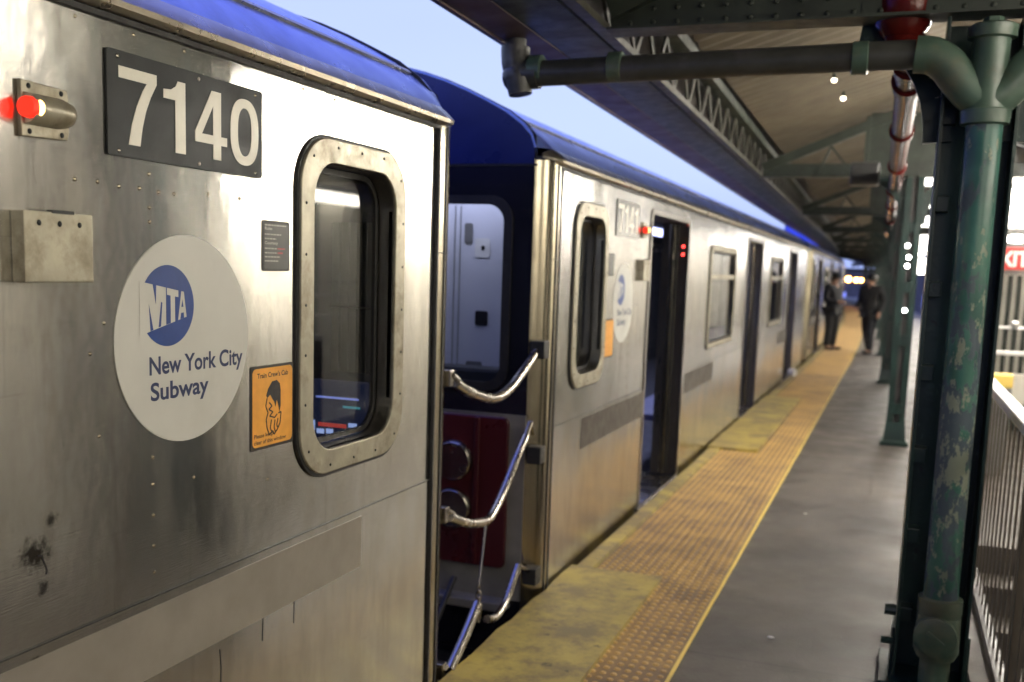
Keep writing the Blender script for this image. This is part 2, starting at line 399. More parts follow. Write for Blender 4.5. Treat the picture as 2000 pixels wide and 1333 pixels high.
# face looking back at the camera (-Y): u = X, v = Z, w = -Y
FRONT = Matrix(((1, 0, 0, 0), (0, 0, -1, 0), (0, 1, 0, 0), (0, 0, 0, 1)))
BACK = Matrix(((1, 0, 0, 0), (0, 0, 1, 0), (0, 1, 0, 0), (0, 0, 0, 1)))
def flat(name, loops, w0, w1, mat, parent=None, basis=SIDE, off=(0, 0, 0), bev=0.0):
    me = flat_mesh(name, loops, w1-w0, bev)
    me.transform(Matrix.Translation((0, 0, (w0+w1)/2))); me.transform(Matrix.Translation(off) @ basis)
    return link(name, me, mat, parent)
def text_mesh(body, width, height, bold=0.0):
    cu = bpy.data.curves.new('t', 'FONT'); cu.body = body; cu.size = 1; cu.extrude = 0; cu.offset = bold
    o = bpy.data.objects.new('tmp', cu); C.objects.link(o)
    dg = bpy.context.evaluated_depsgraph_get()
    me = bpy.data.meshes.new_from_object(o.evaluated_get(dg))
    bpy.data.objects.remove(o); me.materials.clear()
    xs = [v.co.x for v in me.vertices]; x0, x1 = min(xs), max(xs)
    for v in me.vertices: v.co.x = (v.co.x-x0)/(x1-x0)*width; v.co.y = v.co.y/.70*height
    return me
def text(name, body, u, v, width, height, w, mat, parent, basis=SIDE, off=(0, 0, 0), bold=0.0):
    me = text_mesh(body, width, height, bold)
    me.transform(Matrix.Translation((u, v, w))); me.transform(Matrix.Translation(off) @ basis); me.name = name
    return link(name, me, mat, parent)

def curve_x(y): return -.0008*max(0, y-19)**2
def ys_(a, b, step=1.0):
    n = max(1, int(round((b-a)/step))); return [a+(b-a)*i/n for i in range(n+1)]

# ------------------------------------------------------------------ ground, track, platform
setp(MB().poly([(-900, -300, -5.2), (900, -300, -5.2), (900, 1500, -5.2), (-900, 1500, -5.2)]).build('ground', 'ballast'), kind='structure')
setp(MB().sweep([(-5.6, -1.12), (.55, -1.12), (.55, -1.35), (-5.6, -1.35)], ys_(-12, 140, 2), curve_x, True).build('track_bed', 'ballast'), kind='structure')
tk = empty('railway_track', (-1.31, 0, -1.12), 'steel railway track on dark wooden ties below the train beside the platform edge', 'track')
r_ = MB()
for x in (-2.03, -.6): r_.sweep([(x-.035, -.97), (x+.035, -.97), (x+.035, -.93), (x-.035, -.93)], ys_(-12, 140, 2), curve_x, True)
r_.build('rail', 'rail_steel', tk)
r_ = MB()
for i in range(-16, 120):
    y = i*.6; r_.box(-2.5+curve_x(y), -.12+curve_x(y), y-.1, y+.1, -1.115, -.97)
r_.build('tie', 'tie', tk)

EY = 4.0
slab = MB()
slab.sweep([(.04, -.004), (1.95, -.004), (1.95, -.35), (.16, -.35), (.04, -.2)], ys_(-6, 8.2, 1), curve_x, True)
slab.sweep([(.04, -.004), (3.6, -.004), (3.6, -.35), (.16, -.35), (.04, -.2)], ys_(8.2, 92, 1), curve_x, True)
setp(slab.build('platform_floor', 'concrete'), kind='structure')
setp(MB().box(.35, 1.9, -6, 60, -4.9, -.36).build('platform_viaduct', 'under'), kind='structure')

ts = empty('tactile_strip', (.47, 0, 0), 'ochre truncated dome warning strip running along the platform edge beside the train', 'tactile paving')
MB().sweep([(.135, 0), (.135, .004), (.785, .004), (.785, 0)], ys_(-2, 92, 1), curve_x, True).build('base_tile', 'tactile_base', ts)
MB().sweep([(.787, 0), (.787, .008), (.80, .008), (.80, 0)], ys_(-2, 92, 1), curve_x, True).build('border_line', 'yellow_line', ts)
dm = MB(); bmv = dm.bm; P_ = .043; PY_ = .056
n_x = int(.65/P_)
for j in range(int((17-3.2)/PY_)):
    y = 3.2+j*PY_; seg = 8 if y < 8 else 5
    for i in range(n_x):
        x = .158+i*P_
        if (3.2 < y < 4.99 and x < .50) or (9.08 < y < 13.45 and x < .46): continue
        a = [bmv.verts.new((x+.0145*math.cos(2*PI*k/seg), y+.0145*math.sin(2*PI*k/seg), .0045)) for k in range(seg)]
        b = [bmv.verts.new((x+.009*math.cos(2*PI*k/seg), y+.009*math.sin(2*PI*k/seg), .0095)) for k in range(seg)]
        for k in range(seg): bmv.faces.new((a[k], a[(k+1) % seg], b[(k+1) % seg], b[k]))
        bmv.faces.new(b)
d_ = dm.build('dome_field', 'tactile', ts); d_['kind'] = 'stuff'
t = NT('tactile_far')
vo = t.node('ShaderNodeTexVoronoi', Scale=1/P_, Randomness=0.0); t.l.new(t.pos(), vo.inputs['Vector'])
c = t.ramp(vo.outputs['Distance'], .25, .45, (.52, .33, .10), (.36, .22, .07))
c = t.mix(t.ramp(t.noise(2, detail=6), .45, .65, (0, 0, 0), (.6, .6, .6)), c, (.28, .18, .08))
t.set('Base Color', c).set('Roughness', .6); M['tactile_far'] = t.m
MB().sweep([(.14, .004), (.14, .0085), (.78, .0085), (.78, .004)], ys_(17, 92, 1), curve_x, True).build('far_tile', 'tactile_far', ts)

ee = MB()
ee.sweep([(.035, -.06), (.035, .012), (.055, .018), (.125, .018), (.13, -.002)], ys_(-2, 92, 1), curve_x, True)
setp(ee.build('edge_coping', 'yellow'), 'narrow bumpy yellow coping along the very edge of the platform beside the train', 'platform edge')
def plate(y0, y1, x1, label, right_edge):
    rt = empty('edge_plate', ((.03+x1)/2, (y0+y1)/2, 0), label, 'platform plate', 'yellow plates at the platform edge')
    m = MB(); b = m.bm; n = 26; rows = []
    yy = ys_(y0, y1, (y1-y0)/n)
    for i, y in enumerate(yy):
        rows.append([b.verts.new((.028+(x1-.028)*k/6 + (random.uniform(-.012, .004) if k == 0 else 0), y, .026+random.uniform(-.001, .0015))) for k in range(7)])
    for a, c_ in zip(rows, rows[1:]):
        for k in range(6): b.faces.new((a[k], a[k+1], c_[k+1], c_[k]))
    r = bmesh.ops.extrude_face_region(b, geom=b.faces[:])
    for v in [g for g in r['geom'] if isinstance(g, bmesh.types.BMVert)]: v.co.z = .0
    m.build('plate_sheet', 'yellow', rt)
    MB().box(x1-.05, x1+.004, y0+.01, y1-.01, .029, .033).build('edge_strip', 'yellow_line' if right_edge else 'yellow', rt)
plate(1.0, 4.98, .50, 'worn dirty yellow plate at the platform edge nearest the camera by the gap between cars', False)
plate(9.1, 13.4, .46, 'shorter dull yellow plate farther along the platform edge by the second train door', False)

# litter on the floor
for (x, y, s, lab, cat) in ((1.107, 4.40, .012, 'tiny white crumb of litter lying on the grey concrete nearest the camera', 'litter'),
                       (1.05, 6.9, .010, 'tiny pale crumb of litter on the grey concrete farther down the platform', 'litter')):
    m = MB(); m.ball((x, y, .004), s, (1.4, 1, .35), 8)
    setp(m.build('paper_scrap', 'paper'), lab, cat)
cp = empty('paper_cup', (.05, 16.5, .02), 'small white paper cup lying at the platform edge by the train door', 'cup')
MB().tube([(.10, 16.5, .07), (.02, 16.55, .08)], [.06, .045], 12).build('cup_body', 'paper', cp)
MB().tube([(.10, 16.5, .07), (.112, 16.495, .07)], [.065, .062], 12).build('cup_lid', 'rail_white', cp)

# ------------------------------------------------------------------ the subway cars
ROOF = [(-.02, 2.10), (-.075, 2.155), (-.14, 2.205), (-.22, 2.262), (-.32, 2.315), (-.42, 2.362), (-.53, 2.407), (-.64, 2.443), (-.74, 2.469), (-.9, 2.505), (-1.1, 2.535), (-1.31, 2.545)]
def mirror(prof): return prof + [(-2.62-x, z) for x, z in reversed(prof[:-1])]
LEN = 14.15
def marker_y(Y, d): return Y
def digits(root, Y0c, txt='7140'):
    """white numerals of the fleet number, drawn left to right"""
    h = .152; st = .29
    G = {
     '7': ([[(0, 1), (.60, 1), (.60, .87), (.50, .68), (.42, .48), (.36, .25), (.32, 0), (.14, 0), (.19, .27), (.27, .52), (.37, .74), (.44, .85), (0, .85)]], .62),
     '1': ([[(.42, 1), (.29, 1), (.25, .92), (.17, .865), (.04, .85), (.04, .73), (.24, .73), (.24, 0), (.42, 0)]], .50),
     '4': ([[(.50, 1), (.32, 1), (0, .37), (0, .22), (.345, .22), (.345, 0), (.50, 0), (.50, .22), (.62, .22), (.62, .35), (.50, .35)], [(.345, .35), (.13, .35), (.345, .78)]], .64),
     '0': ([[(.30+.30*math.copysign(abs(math.cos(a))**.85, math.cos(a)), .5+.51*math.copysign(abs(math.sin(a))**.8, math.sin(a))) for a in [2*PI*k/40 for k in range(40)]],
            [(.30+.145*math.copysign(abs(math.cos(a))**.9, math.cos(a)), .5+.37*math.copysign(abs(math.sin(a))**.8, math.sin(a))) for a in [2*PI*k/40 for k in range(40)]]], .62)}
    u = Y0c + .022
    for ch in txt:
        loops, wd = G[ch]
        flat('numeral', [[(u+x*h*1.24, 1.783+z*h) for x, z in L] for L in loops], .0062, .0072, 'digit', root)
        u += (wd+.215)*h*1.0 if ch != '1' else (wd+.235)*h*1.0

def side_decals(car, Y, full=True, num='7140'):
    """Y(s): world Y of a point s metres in from the cab-end edge of the side"""
    def span(a, b): return min(Y(a), Y(b)), max(Y(a), Y(b))
    a, b = span(1.034, 1.565)
    pl = flat('number_plate', [rrect(a, b, 1.757, 1.965, .006, 3)], .001, .006, 'plate' if full else 'plate_glare', car)
    digits(pl, a+.010, '7140' if full else '7141')
    for u in (a+.03, (a+b)/2+.02, b-.03):
        for v in (1.768, 1.953): MB().ball((.0065, u, v), .0045, (.5, 1, 1), 8).build('screw', 'chrome', pl, True)
    # the round emblem
    cy = Y(1.322 if full else 1.27); cz = 1.374
    rd = flat('emblem_disc', [circ(cy, cz, .2325, 72)], .0008, .0020, 'decal_grey', car)
    R_ = .089; ly, lz = 1.843-1.908+cy, 1.451
    def U(pts): return [(ly+x*R_, lz+z*R_) for x, z in pts]
    flat('emblem_roundel', [circ(ly, lz, R_, 56)], .0022, .0026, 'decal_blue', rd)
    flat('emblem_wedge', [U([(-1.02, .60), (-.80, .565), (.74, .315), (.74, -.285), (-.77, -.635), (-1.02, -.70)])], .0028, .0031, 'decal_grey', rd)
    for k, g in enumerate(([(-.70, .05), (-.655, -.60), (-.55, -.575)], [(-.56, .54), (-.43, .51), (-.45, .05)],
              [(-.36, -.52), (-.275, -.50), (-.215, .08), (-.26, .10)],
              [(-.075, .455), (-.045, .45), (-.045, .27), (.09, .25), (.09, -.43), (-.075, -.465)],
              [(.26, .225), (.39, .205), (.39, .38), (.50, .36), (.365, -.37), (.26, -.395)],
              [(.60, .345), (.77, .31), (.77, -.28), (.70, -.295)], [(.50, -.04), (.575, -.04), (.545, .14)],
              [(.455, -.345), (.60, -.315), (.585, -.18), (.49, -.19)])):
        flat('emblem_gap', [U(g)], .0033, .0036, 'decal_blue', rd)
    t0 = 1.781-1.908+cy
    text('emblem_text', 'New York City', t0, 1.3025, .337, .0385, .0024, 'decal_navy', rd, bold=.022)
    text('emblem_text', 'Subway', t0+.003, 1.2455, .200, .0385, .0024, 'decal_navy', rd, bold=.022)
    # dark notice
    a, b = span(.904, 1.027)
    sk = flat('notice_sticker', [rrect(a, b, 1.530, 1.657, .008, 4)], .0008, .0018, 'ink', car)
    flat('notice_field', [rrect(a+.008, b-.006, 1.536, 1.650, .006, 4)], .002, .0024, 'sticker_dark', sk)
    if full:
        text('notice_heading', 'Rules', a+.010, 1.6335, .032, .0075, .0028, 'sticker_line', sk, bold=.02)
        text('notice_heading', 'Courtesy', a+.010, 1.5975, .058, .0075, .0028, 'sticker_line', sk, bold=.02)
        m = MB()
        for z, w in ((1.6455, .095), (1.6225, .072), (1.6115, .05), (1.587, .052), (1.576, .055), (1.566, .068), (1.5555, .06)):
            u = a+.010
            while u < a+.010+w:
                l = random.uniform(.006, .013); m.box(.0026, .0029, u, min(u+l, a+.010+w), z-.0017, z+.0017); u += l+.0028
        m.build('notice_print', 'sticker_line', sk)
        MB().box(.0026, .0029, a+.066, a+.10, 1.5855, 1.5885).box(.0026, .0029, a+.068, a+.09, 1.574, 1.578).build('notice_print', 'sticker_red', sk)
    # orange sticker
    a, b = span(.883, 1.078)
    st = flat('crew_sticker', [rrect(a, b, 1.073, 1.290, .006, 3)], .0008, .0018, 'ink', car)
    flat('sticker_field', [rrect(a+.008, b-.006, 1.081, 1.283, .014, 5)], .002, .0024, 'orange', st)
    if full:
        text('sticker_text', "Train Crew's Cab", a+.028, 1.2585, .140, .0125, .0028, 'ink', st, bold=.02)
        text('sticker_text', 'Please keep', a+.014, 1.105, .085, .010, .0028, 'ink', st, bold=.02)
        text('sticker_text', 'clear of this window', a+.014, 1.0885, .145, .010, .0028, 'ink', st, bold=.02)
        cx_ = (a+b)/2+.004
        def Q(pts): return [(cx_+x*.001, 1.1+z*.001) for x, z in pts]
        flat('sticker_figure', [Q([(-34, 112), (-26, 128), (-8, 146), (14, 148), (28, 138), (32, 118), (32, 78), (26, 62), (20, 84), (14, 96), (8, 78), (2, 92), (-6, 100), (-16, 112), (-30, 104)])], .0027, .003, 'ink', st)
        m = MB()
        for pts in ([(-30, 104), (-36, 84), (-26, 66), (-34, 48), (-30, 26), (-20, 8), (-4, 16), (2, 6), (18, 18), (30, 34), (34, 62), (22, 60)],
                    [(-20, 92), (-8, 82), (-22, 74), (-4, 66), (-18, 56), (4, 50), (16, 58)], [(-10, 46), (-16, 24), (-8, 14)], [(6, 44), (2, 24), (8, 12)], [(20, 46), (14, 30), (20, 20)]):
            q = Q(pts)
            for p, r in zip(q, q[1:]): m.bar((.0029, p[0], p[1]), (.0029, r[0], r[1]), .0035, .0008, Vector((1, 0, 0)))
        m.build('sticker_figure', 'ink', st)

def side_window(car, y0, y1, z0, z1, cab, rad=.12):
    """framed window: frame ring, gasket, reveal, glass"""
    fw = .066 if cab else .04
    fr = flat('window_frame', [rrect(y0, y1, z0, z1, rad, 10), list(reversed(rrect(y0+fw, y1-fw, z0+fw, z1-fw, max(.02, rad-fw*.5), 10)))], .000, .014, 'frame', None if car is None else car, bev=.003)
    flat('gasket', [rrect(y0-.010, y1+.008, z0-.010, z1+.008, rad+.008, 10), list(reversed(rrect(y0+.012, y1-.012, z0+.012, z1-.012, rad-.012, 10)))], .0006, .007, 'rubber', fr)
    ri = max(.02, rad-fw*.5)
    # reveal tube going inwards
    loop = rrect(y0+fw+.001, y1-fw-.001, z0+fw+.001, z1-fw-.001, ri, 10)
    m = MB(); b = m.bm; D = -.062 if cab else -.03
    A = [b.verts.new((.004, u, v)) for u, v in loop]; B = [b.verts.new((D, u, v)) for u, v in loop]
    for k in range(len(loop)): b.faces.new((A[k], A[(k+1) % len(loop)], B[(k+1) % len(loop)], B[k]))
    m.build('window_reveal', 'door', fr, True)
    gx = D+.008
    gi = rrect(y0+fw+.006, y1-fw-.006, z0+fw+.006, z1-fw-.006, ri-.006, 10)
    flat('glazing_seal', [gi, list(reversed(rrect(y0+fw+.022, y1-fw-.022, z0+fw+.022, z1-fw-.022, max(.012, ri-.02), 10)))], gx-.006, gx+.006, 'rubber', fr)
    flat('window_glass', [rrect(y0+fw+.004, y1-fw-.004, z0+fw+.004, z1-fw-.004, ri-.004, 10)], gx-.002, gx+.002, 'glass', fr)
    if cab:
        m = MB(); n = 26; cy, cz = (y0+y1)/2, (z0+z1)/2
        pr = rrect(y0+.022, y1-.022, z0+.022, z1-.022, rad-.02, 8)
        # evenly along the ring
        seg = [(Vector((*p, 0)), Vector((*q, 0))) for p, q in zip(pr, pr[1:]+pr[:1])]; L = sum((q-p).length for p, q in seg); st = L/20; acc = 0; nxt = st/2
        for p, q in seg:
            l = (q-p).length
            while nxt <= acc+l:
                w = p+(q-p)*((nxt-acc)/l); m.ball((.0155, w.x, w.y), .0042, (.45, 1, 1), 8); nxt += st
            acc += l
        m.build('frame_screws', 'plate', fr, True)
    else:
        zb = z0+(z1-z0)*.70
        MB().box(gx+.003, .006, y0+fw, y1-fw, zb-.02, zb+.02, .004).build('window_bar', 'frame', fr)
    return fr

def end_face(car, Y, d):
    """cab end: d=+1 car runs away from the camera (its end looks back at us)"""
    ye = Y(-.16)
    basis = FRONT if d > 0 else BACK
    off = (0, ye, 0)
    top = mirror([(x, z) for x, z in ROOF if x <= -.07])
    prof = [(-.07, -.30)] + [(-.07, 2.12)] + top + [(-2.55, 2.12), (-2.55, -.30)]
    w1 = rrect(-1.02, -.204, 1.015, 1.85, .085, 8); w2 = rrect(-2.416, -1.60, 1.015, 1.85, .085, 8)
    ef = flat('end_mask', [prof[:1]+[(-.07, .88)]*0+prof[1:], list(reversed(w1)), list(reversed(w2))], -.02, 0, 'black_gloss', car, basis, off)
    flat('end_cap', [[(-.075, 2.028), (-.075, 2.115)]+[(x, z-.006) for x, z in top[1:-1]]+[(-2.545, 2.115), (-2.545, 2.028)]], .001, .004, 'cap_sky_tint', ef, basis, off)
    MB().box(-2.56, -.06, *(sorted((ye-.004*d, ye+.003*d))), 2.018, 2.026).build('mask_seam', 'rubber', ef)
    for w in (w1, w2):
        u0, u1 = min(p[0] for p in w), max(p[0] for p in w)
        flat('end_window_seal', [rrect(u0-.035, u1+.035, .98, 1.885, .11, 8), list(reversed(rrect(u0+.006, u1-.006, 1.021, 1.844, .08, 8)))], .001, .012, 'rubber', ef, basis, off)
        gl = flat('end_window_glass', [w], -.016, -.012, 'glass_clear', ef, basis, off)
        if d < 0: continue
        bl = flat('window_blind', [rrect(u0-.02, u1+.02, .99, 1.87, .02, 3)], -.40, -.39, 'cab_pale', ef, basis, off)
        MB().box(u0, u1, *(sorted((ye+.05*d, ye+.36*d))), 1.96, 1.975).build('cab_light', 'cab_glow', ef)
        if u1 > -1:
            sg = (-.06, -.055)
            for (a, b, z0, z1, mt) in ((-.515, -.435, 1.605, 1.70, 'paper'), (-.48, -.46, 1.64, 1.665, 'ink'), (-.505, -.435, 1.26, 1.335, 'ink'), (-.575, -.53, 1.67, 1.775, 'grey_paint'),
                                   (-.55, -.46, 1.0, 1.075, 'grey_paint')):
                flat('blind_notice', [rrect(a, b, z0, z1, .01, 2)], -.388+(.003 if mt == 'ink' and z0 > 1.6 else 0), -.386+(.003 if mt == 'ink' and z0 > 1.6 else 0), mt, ef, basis, off)
            m = MB()
            for u in (-.60, -.63): m.box(u, u+.004, *(sorted((ye+.388*d, ye+.385*d))), 1.0, 1.86)
            m.build('blind_fold', 'grey_paint', ef)
    # lower end: steel panel, red bulges, headlamps
    flat('end_panel', [rect(-2.55, -.07, -.02, .875)], .001, .012, 'grey_paint', car, basis, off)
    for (a, b) in ((-1.0, -.145), (-2.475, -1.62)):
        rp = flat('red_panel', [rrect(a, b, .135, .862, .03, 4)], .012, .034, 'red', car, basis, off, bev=.006)
        mid = -.30 if b > -1 else -2.32
        flat('red_ridge', [rrect(mid-.012, mid+.012, .14, .857, .01, 3)], .033, .046, 'red', rp, basis, off, bev=.003)
        for z in (.637, .405):
            cx_ = -.42 if b > -1 else -2.20
            hl = MB().tube([(cx_, ye-d*.03, z), (cx_, ye-d*.05, z), (cx_, ye-d*.062, z), (cx_, ye-d*.058, z)], [.100, .098, .088, .078], 28, False).build('headlight', 'chrome', car, True)
            MB().tube([(cx_, ye-d*.058, z), (cx_, ye-d*.040, z), (cx_, ye-d*.036, z)], [.078, .055, .002], 24, False).build('headlight_bowl', 'chrome', hl, True)
            flat('headlight_lens', [circ(cx_, z, .077, 28)], .052, .056, 'glass_clear', hl, basis, off)
    m = MB(); m.box(-2.5, -.12, *(sorted((ye-.10*d, ye))), -.06, -.015, .008); m.box(-1.6, -1.02, *(sorted((ye-.16*d, ye))), -.24, -.07, .02)
    m.build('anticlimber', 'grey_paint', car)
    m = MB(); m.tube([(-1.31, ye, -.42), (-1.31, ye-.55*d, -.42)], .06, 12); m.box(-1.43, -1.19, *(sorted((ye-.68*d, ye-.45*d))), -.56, -.28, .02)
    m.build('coupler', 'under', car, True)

def make_car(y0, d, label, full):
    car = empty('subway_car', (-1.31, y0, 0), label, 'subway car', 'subway cars of the train at the platform')
    Y = lambda s: y0 + d*s
    def sp(a, b): return min(Y(a), Y(b)), max(Y(a), Y(b))
    doors = [(1.93, 3.17), (6.52, 7.76), (11.05, 12.29)]
    wins = [(4.20, 5.66), (8.70, 10.15)]
    cabw = (.25, .865)
    rf = mirror(ROOF)
    ends = sp(0, LEN)
    holes = [list(reversed(rrect(*sp(cabw[0]+.067, cabw[1]-.067), .958+.067, 1.895-.067, .087, 10)))]
    for a, b in doors: holes.append(list(reversed(rrect(*sp(a, b), .012, 1.93, .05, 5))))
    for a, b in wins: holes.append(list(reversed(rrect(*sp(a+.041, b-.041), .919+.041, 1.80-.041, .05, 6))))
    side = flat('side_panel', [rect(*ends, -.30, 2.030)] + holes, -.012, 0, 'steel', car)
    # sheet seam, in lengths between the doors
    def band(name, s0, s1, z0, z1, x0, x1, mt, par): return MB().box(x0, x1, *sp(s0, s1), z0, z1).build(name, mt, par)
    gaps = [(0, doors[0][0]-.03), (doors[0][1]+.03, doors[1][0]-.03), (doors[1][1]+.03, doors[2][0]-.03), (doors[2][1]+.03, LEN)]
    for a, b in gaps:
        MB().box(0, .0035, *sp(a, b), -.29, .803).build('lower_skin', 'steel', side)
        MB().box(.0005, .0042, *sp(a, b), .8035, .8062).build('skin_seam', 'rubber', side)
    for a, b in ((.50, 1.90), (3.30, 4.62), (10.0, 11.02)):
        flat('reflective_band', [rect(*sp(a, b), .622, .782)], .0038, .0052, 'band_lit' if full is True else 'band_dim', side)
    if full is not None:
        m = MB()
        for k in range(24): m.ball((.001, Y(.2+k*.16), 2.005), .0042, (.4, 1, 1), 8)
        for s in (1.36, 1.41, 1.47, 1.53, 1.59, 1.65, 1.24, 1.12): m.ball((.001, Y(s), 1.70+random.uniform(-.006, .006)), .0045, (.5, 1, 1), 8)
        for z in (1.73, 1.66, 1.63, 1.12, 1.06, .99, .92, .86): m.ball((.001, Y(1.44), z), .0042, (.5, 1, 1), 8)
        for s, z in ((1.6, 1.19), (1.58, 1.42), (1.62, 1.36), (1.30, 1.05), (1.0, .99), (.95, 1.88), (.8, 1.93), (.6, 1.97)): m.ball((.001, Y(s), z), .004, (.5, 1, 1), 8)
        m.build('rivets', 'post', side, True)
    cw = side_window(car, *sp(*cabw), .958, 1.895, True, .14)
    for a, b in wins:
        side_window(car, *sp(a, b), .919, 1.80, False, .05)
    # doors: surround, sill, one leaf slid almost home
    for i, (a, b) in enumerate(doors):
        m = MB(); lo, hi = sp(a, b)
        m.box(-.20, -.006, lo-.008, lo, .0, 1.94); m.box(-.20, -.006, hi, hi+.008, .0, 1.94); m.box(-.20, -.006, lo-.008, hi+.008, 1.93, 1.938)
        fr = m.build('door_frame', 'door', car)
        flat('door_trim', [rrect(lo-.035, hi+.035, -.04, 1.965, .06, 5), list(reversed(rrect(lo, hi, .012, 1.93, .05, 5)))], .0002, .008, 'door', fr)
        MB().box(-.22, .03, lo-.03, hi+.03, -.035, -.005, .004).build('door_sill', 'chrome', fr)
        for e_, sgn in ((hi, -1), (lo, 1)):
            c0, c1 = sorted((e_, e_+sgn*.03)); MB().box(-.135, -.095, c0, c1, .01, 1.925, .004).build('door_leaf', 'post', fr)
            c0, c1 = sorted((e_, e_+sgn*.018)); MB().box(-.094, -.072, c0, c1, .01, 1.925).build('door_seal', 'rubber', fr)
        if full is not None:
            m = MB()
            for z in ((1.70, 1.76) if i == 0 else ()): m.ball((-.035, hi-.002, z), .010, (1, .4, 1), 10)
            m.build('door_light', 'em_red', fr, True) if i == 0 else m.bm.free()
    # corner posts, both ends
    pp_ = [(0, 0), (.010, -.008), (.012, -.05), (.004, -.10), (-.02, -.14), (-.07, -.162), (-.07, -.15), (-.02, -.12), (-.01, 0)]
    for s0, sg in ((0, 1), (LEN, -1)):
        for mx in (1, -1):
            m = MB(); b = m.bm; rings = []
            for z in (-.30, 2.045):
                rings.append([b.verts.new(((x if mx > 0 else -2.62-x), Y(s0+sg*s), z)) for x, s in pp_])
            for k in range(len(pp_)): b.faces.new((rings[0][k], rings[0][(k+1) % len(pp_)], rings[1][(k+1) % len(pp_)], rings[1][k]))
            b.faces.new(rings[0]); b.faces.new(list(reversed(rings[1])))
            o = m.build('corner_post', 'post', car, True)
        if s0 == 0:
            MB().box(.002, .0135, *sp(-.006, .004), -.3, 2.03).box(.010, .0150, *sp(-.062, -.054), -.3, 2.03).build('post_seam', 'rubber', car)
            MB().box(-.03, .0135, *sp(-.09, -.01), 1.600, 1.604).build('post_joint', 'rubber', car)
    # roof
    def pinch(p, e): return [(min(x, e+.35*(x+.02) if x > -.3 else x) if x > -1.31 else -2.62-min(-2.62-x, e+.35*(-2.62-x+.02) if -2.62-x > -.3 else -2.62-x), z) for x, z in p]
    m = MB(); b = m.bm; rings = []
    for s_, e in ((-.165, -.075), (-.14, -.045), (-.10, -.028), (-.05, -.02), (0, -.02), (LEN, -.02), (LEN+.10, -.028), (LEN+.16, -.075)):
        rings.append([b.verts.new((x, Y(s_), z)) for x, z in pinch(rf, e)])
    for a_, c_ in zip(rings, rings[1:]):
        for q in range(len(rf)-1): b.faces.new((a_[q], a_[q+1], c_[q+1], c_[q]))
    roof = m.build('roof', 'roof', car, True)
    gut = [(-.004, 2.030), (.022, 2.032), (.034, 2.040), (.036, 2.052), (.022, 2.066), (.002, 2.085), (-.02, 2.100), (-.03, 2.098), (-.02, 2.04)]
    for mx in (1, -1):
        prof = [((x if mx > 0 else -2.62-x), z) for x, z in gut]
        m = MB(); b = m.bm; rings = []
        for s_, k_ in ((-.125, .0), (-.115, .35), (-.09, .8), (-.06, 1), (0, 1), (LEN, 1), (LEN+.06, 1), (LEN+.10, .3)):
            cx2 = -.03 if mx > 0 else -2.59
            rings.append([b.verts.new((cx2+(x-cx2)*k_-(.02*(1-k_) if mx > 0 else -.02*(1-k_)), Y(s_), 2.07+(z-2.07)*(.3+.7*k_))) for x, z in prof])
        for a_, c_ in zip(rings, rings[1:]):
            for q in range(len(prof)): b.faces.new((a_[q], a_[(q+1) % len(prof)], c_[(q+1) % len(prof)], c_[q]))
        b.faces.new(rings[0]); b.faces.new(list(reversed(rings[-1])))
        m.build('gutter', 'roof_trim', car, True)
        gl = [((x if mx > 0 else -2.62-x), z) for x, z in ((.001, 2.018), (.012, 2.018), (.012, 2.029), (.001, 2.029))]
        MB().sweep(gl, [Y(0), Y(LEN)], None, True).build('gutter_shadow_gap', 'rubber', car)
        rib = [((x if mx > 0 else -2.62-x), z) for x, z in ((-.158, 2.218), (-.15, 2.224), (-.165, 2.236), (-.176, 2.232))]
        MB().sweep(rib, [Y(-.10), Y(LEN+.1)], None, True).build('roof_rib', 'roof_trim', roof)
    # raised rims at the roof ends
    def arch(s, lift, w, mt):
        m = MB(); b = m.bm; rings = []
        base = pinch(rf, -.075 if s < -.13 else (-.04 if s < 0 else -.06))
        for yy, l in ((Y(s), 0), (Y(s), lift), (Y(s+w), lift), (Y(s+w), 0)):
            rings.append([b.verts.new((x + l*(.6 if x > -.3 else (-.6 if x < -2.3 else 0)), yy, z+l-.004)) for x, z in base])
        for a_, c_ in zip(rings, rings[1:]):
            for k in range(len(base)-1): b.faces.new((a_[k], a_[k+1], c_[k+1], c_[k]))
        return m.build('roof_end_rim', mt, roof, True)
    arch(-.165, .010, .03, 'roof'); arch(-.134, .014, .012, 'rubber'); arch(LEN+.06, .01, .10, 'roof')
    # far side, floor, inner lining
    flat('far_side_panel', [rect(*ends, -.30, 2.03)] + [list(reversed(rrect(*sp(a+.05, b-.05), .95, 1.75, .05, 4))) for a, b in wins + [(x+.1, y-.1) for x, y in doors]], -2.62, -2.60, 'cab_dark', car)
    for a, b in wins + [(x+.1, y-.1) for x, y in doors]:
        flat('far_window_glass', [rect(*sp(a+.05, b-.05), .95, 1.75)], -2.606, -2.603, 'glass', car)
    MB().box(-2.59, -.02, *ends, -.06, -.012).build('floor', 'cab_dark', car)
    MB().box(-2.59, -.02, *ends, 2.06, 2.08).build('ceiling_panel', 'cab_dark', car)
    MB().box(-2.59, -.02, *sp(1.30, 1.33), 0, 2.05).build('cab_wall', 'cab_dark', car)
    if full is not True: MB().box(-1.5, -1.1, *sp(1.6, LEN-.6), 2.035, 2.055).build('ceiling_light', 'car_glow', car)
    for a, b in ((3.35, 6.4), (7.95, 10.9)):
        MB().box(-2.55, -2.10, *sp(a, b), .38, .43, .01).box(-2.57, -2.50, *sp(a, b), .425, .85, .01).build('bench_seat', 'blue_seat', car)
        MB().box(-.55, -.10, *sp(a, b), .38, .43, .01).box(-.13, -.06, *sp(a, b), .425, .84, .01).build('bench_seat', 'blue_seat', car)
    MB().box(-2.57, -2.1, *sp(1.5, 1.85), .38, .9, .01).build('equipment_box', 'blue_seat', car)
    m = MB()
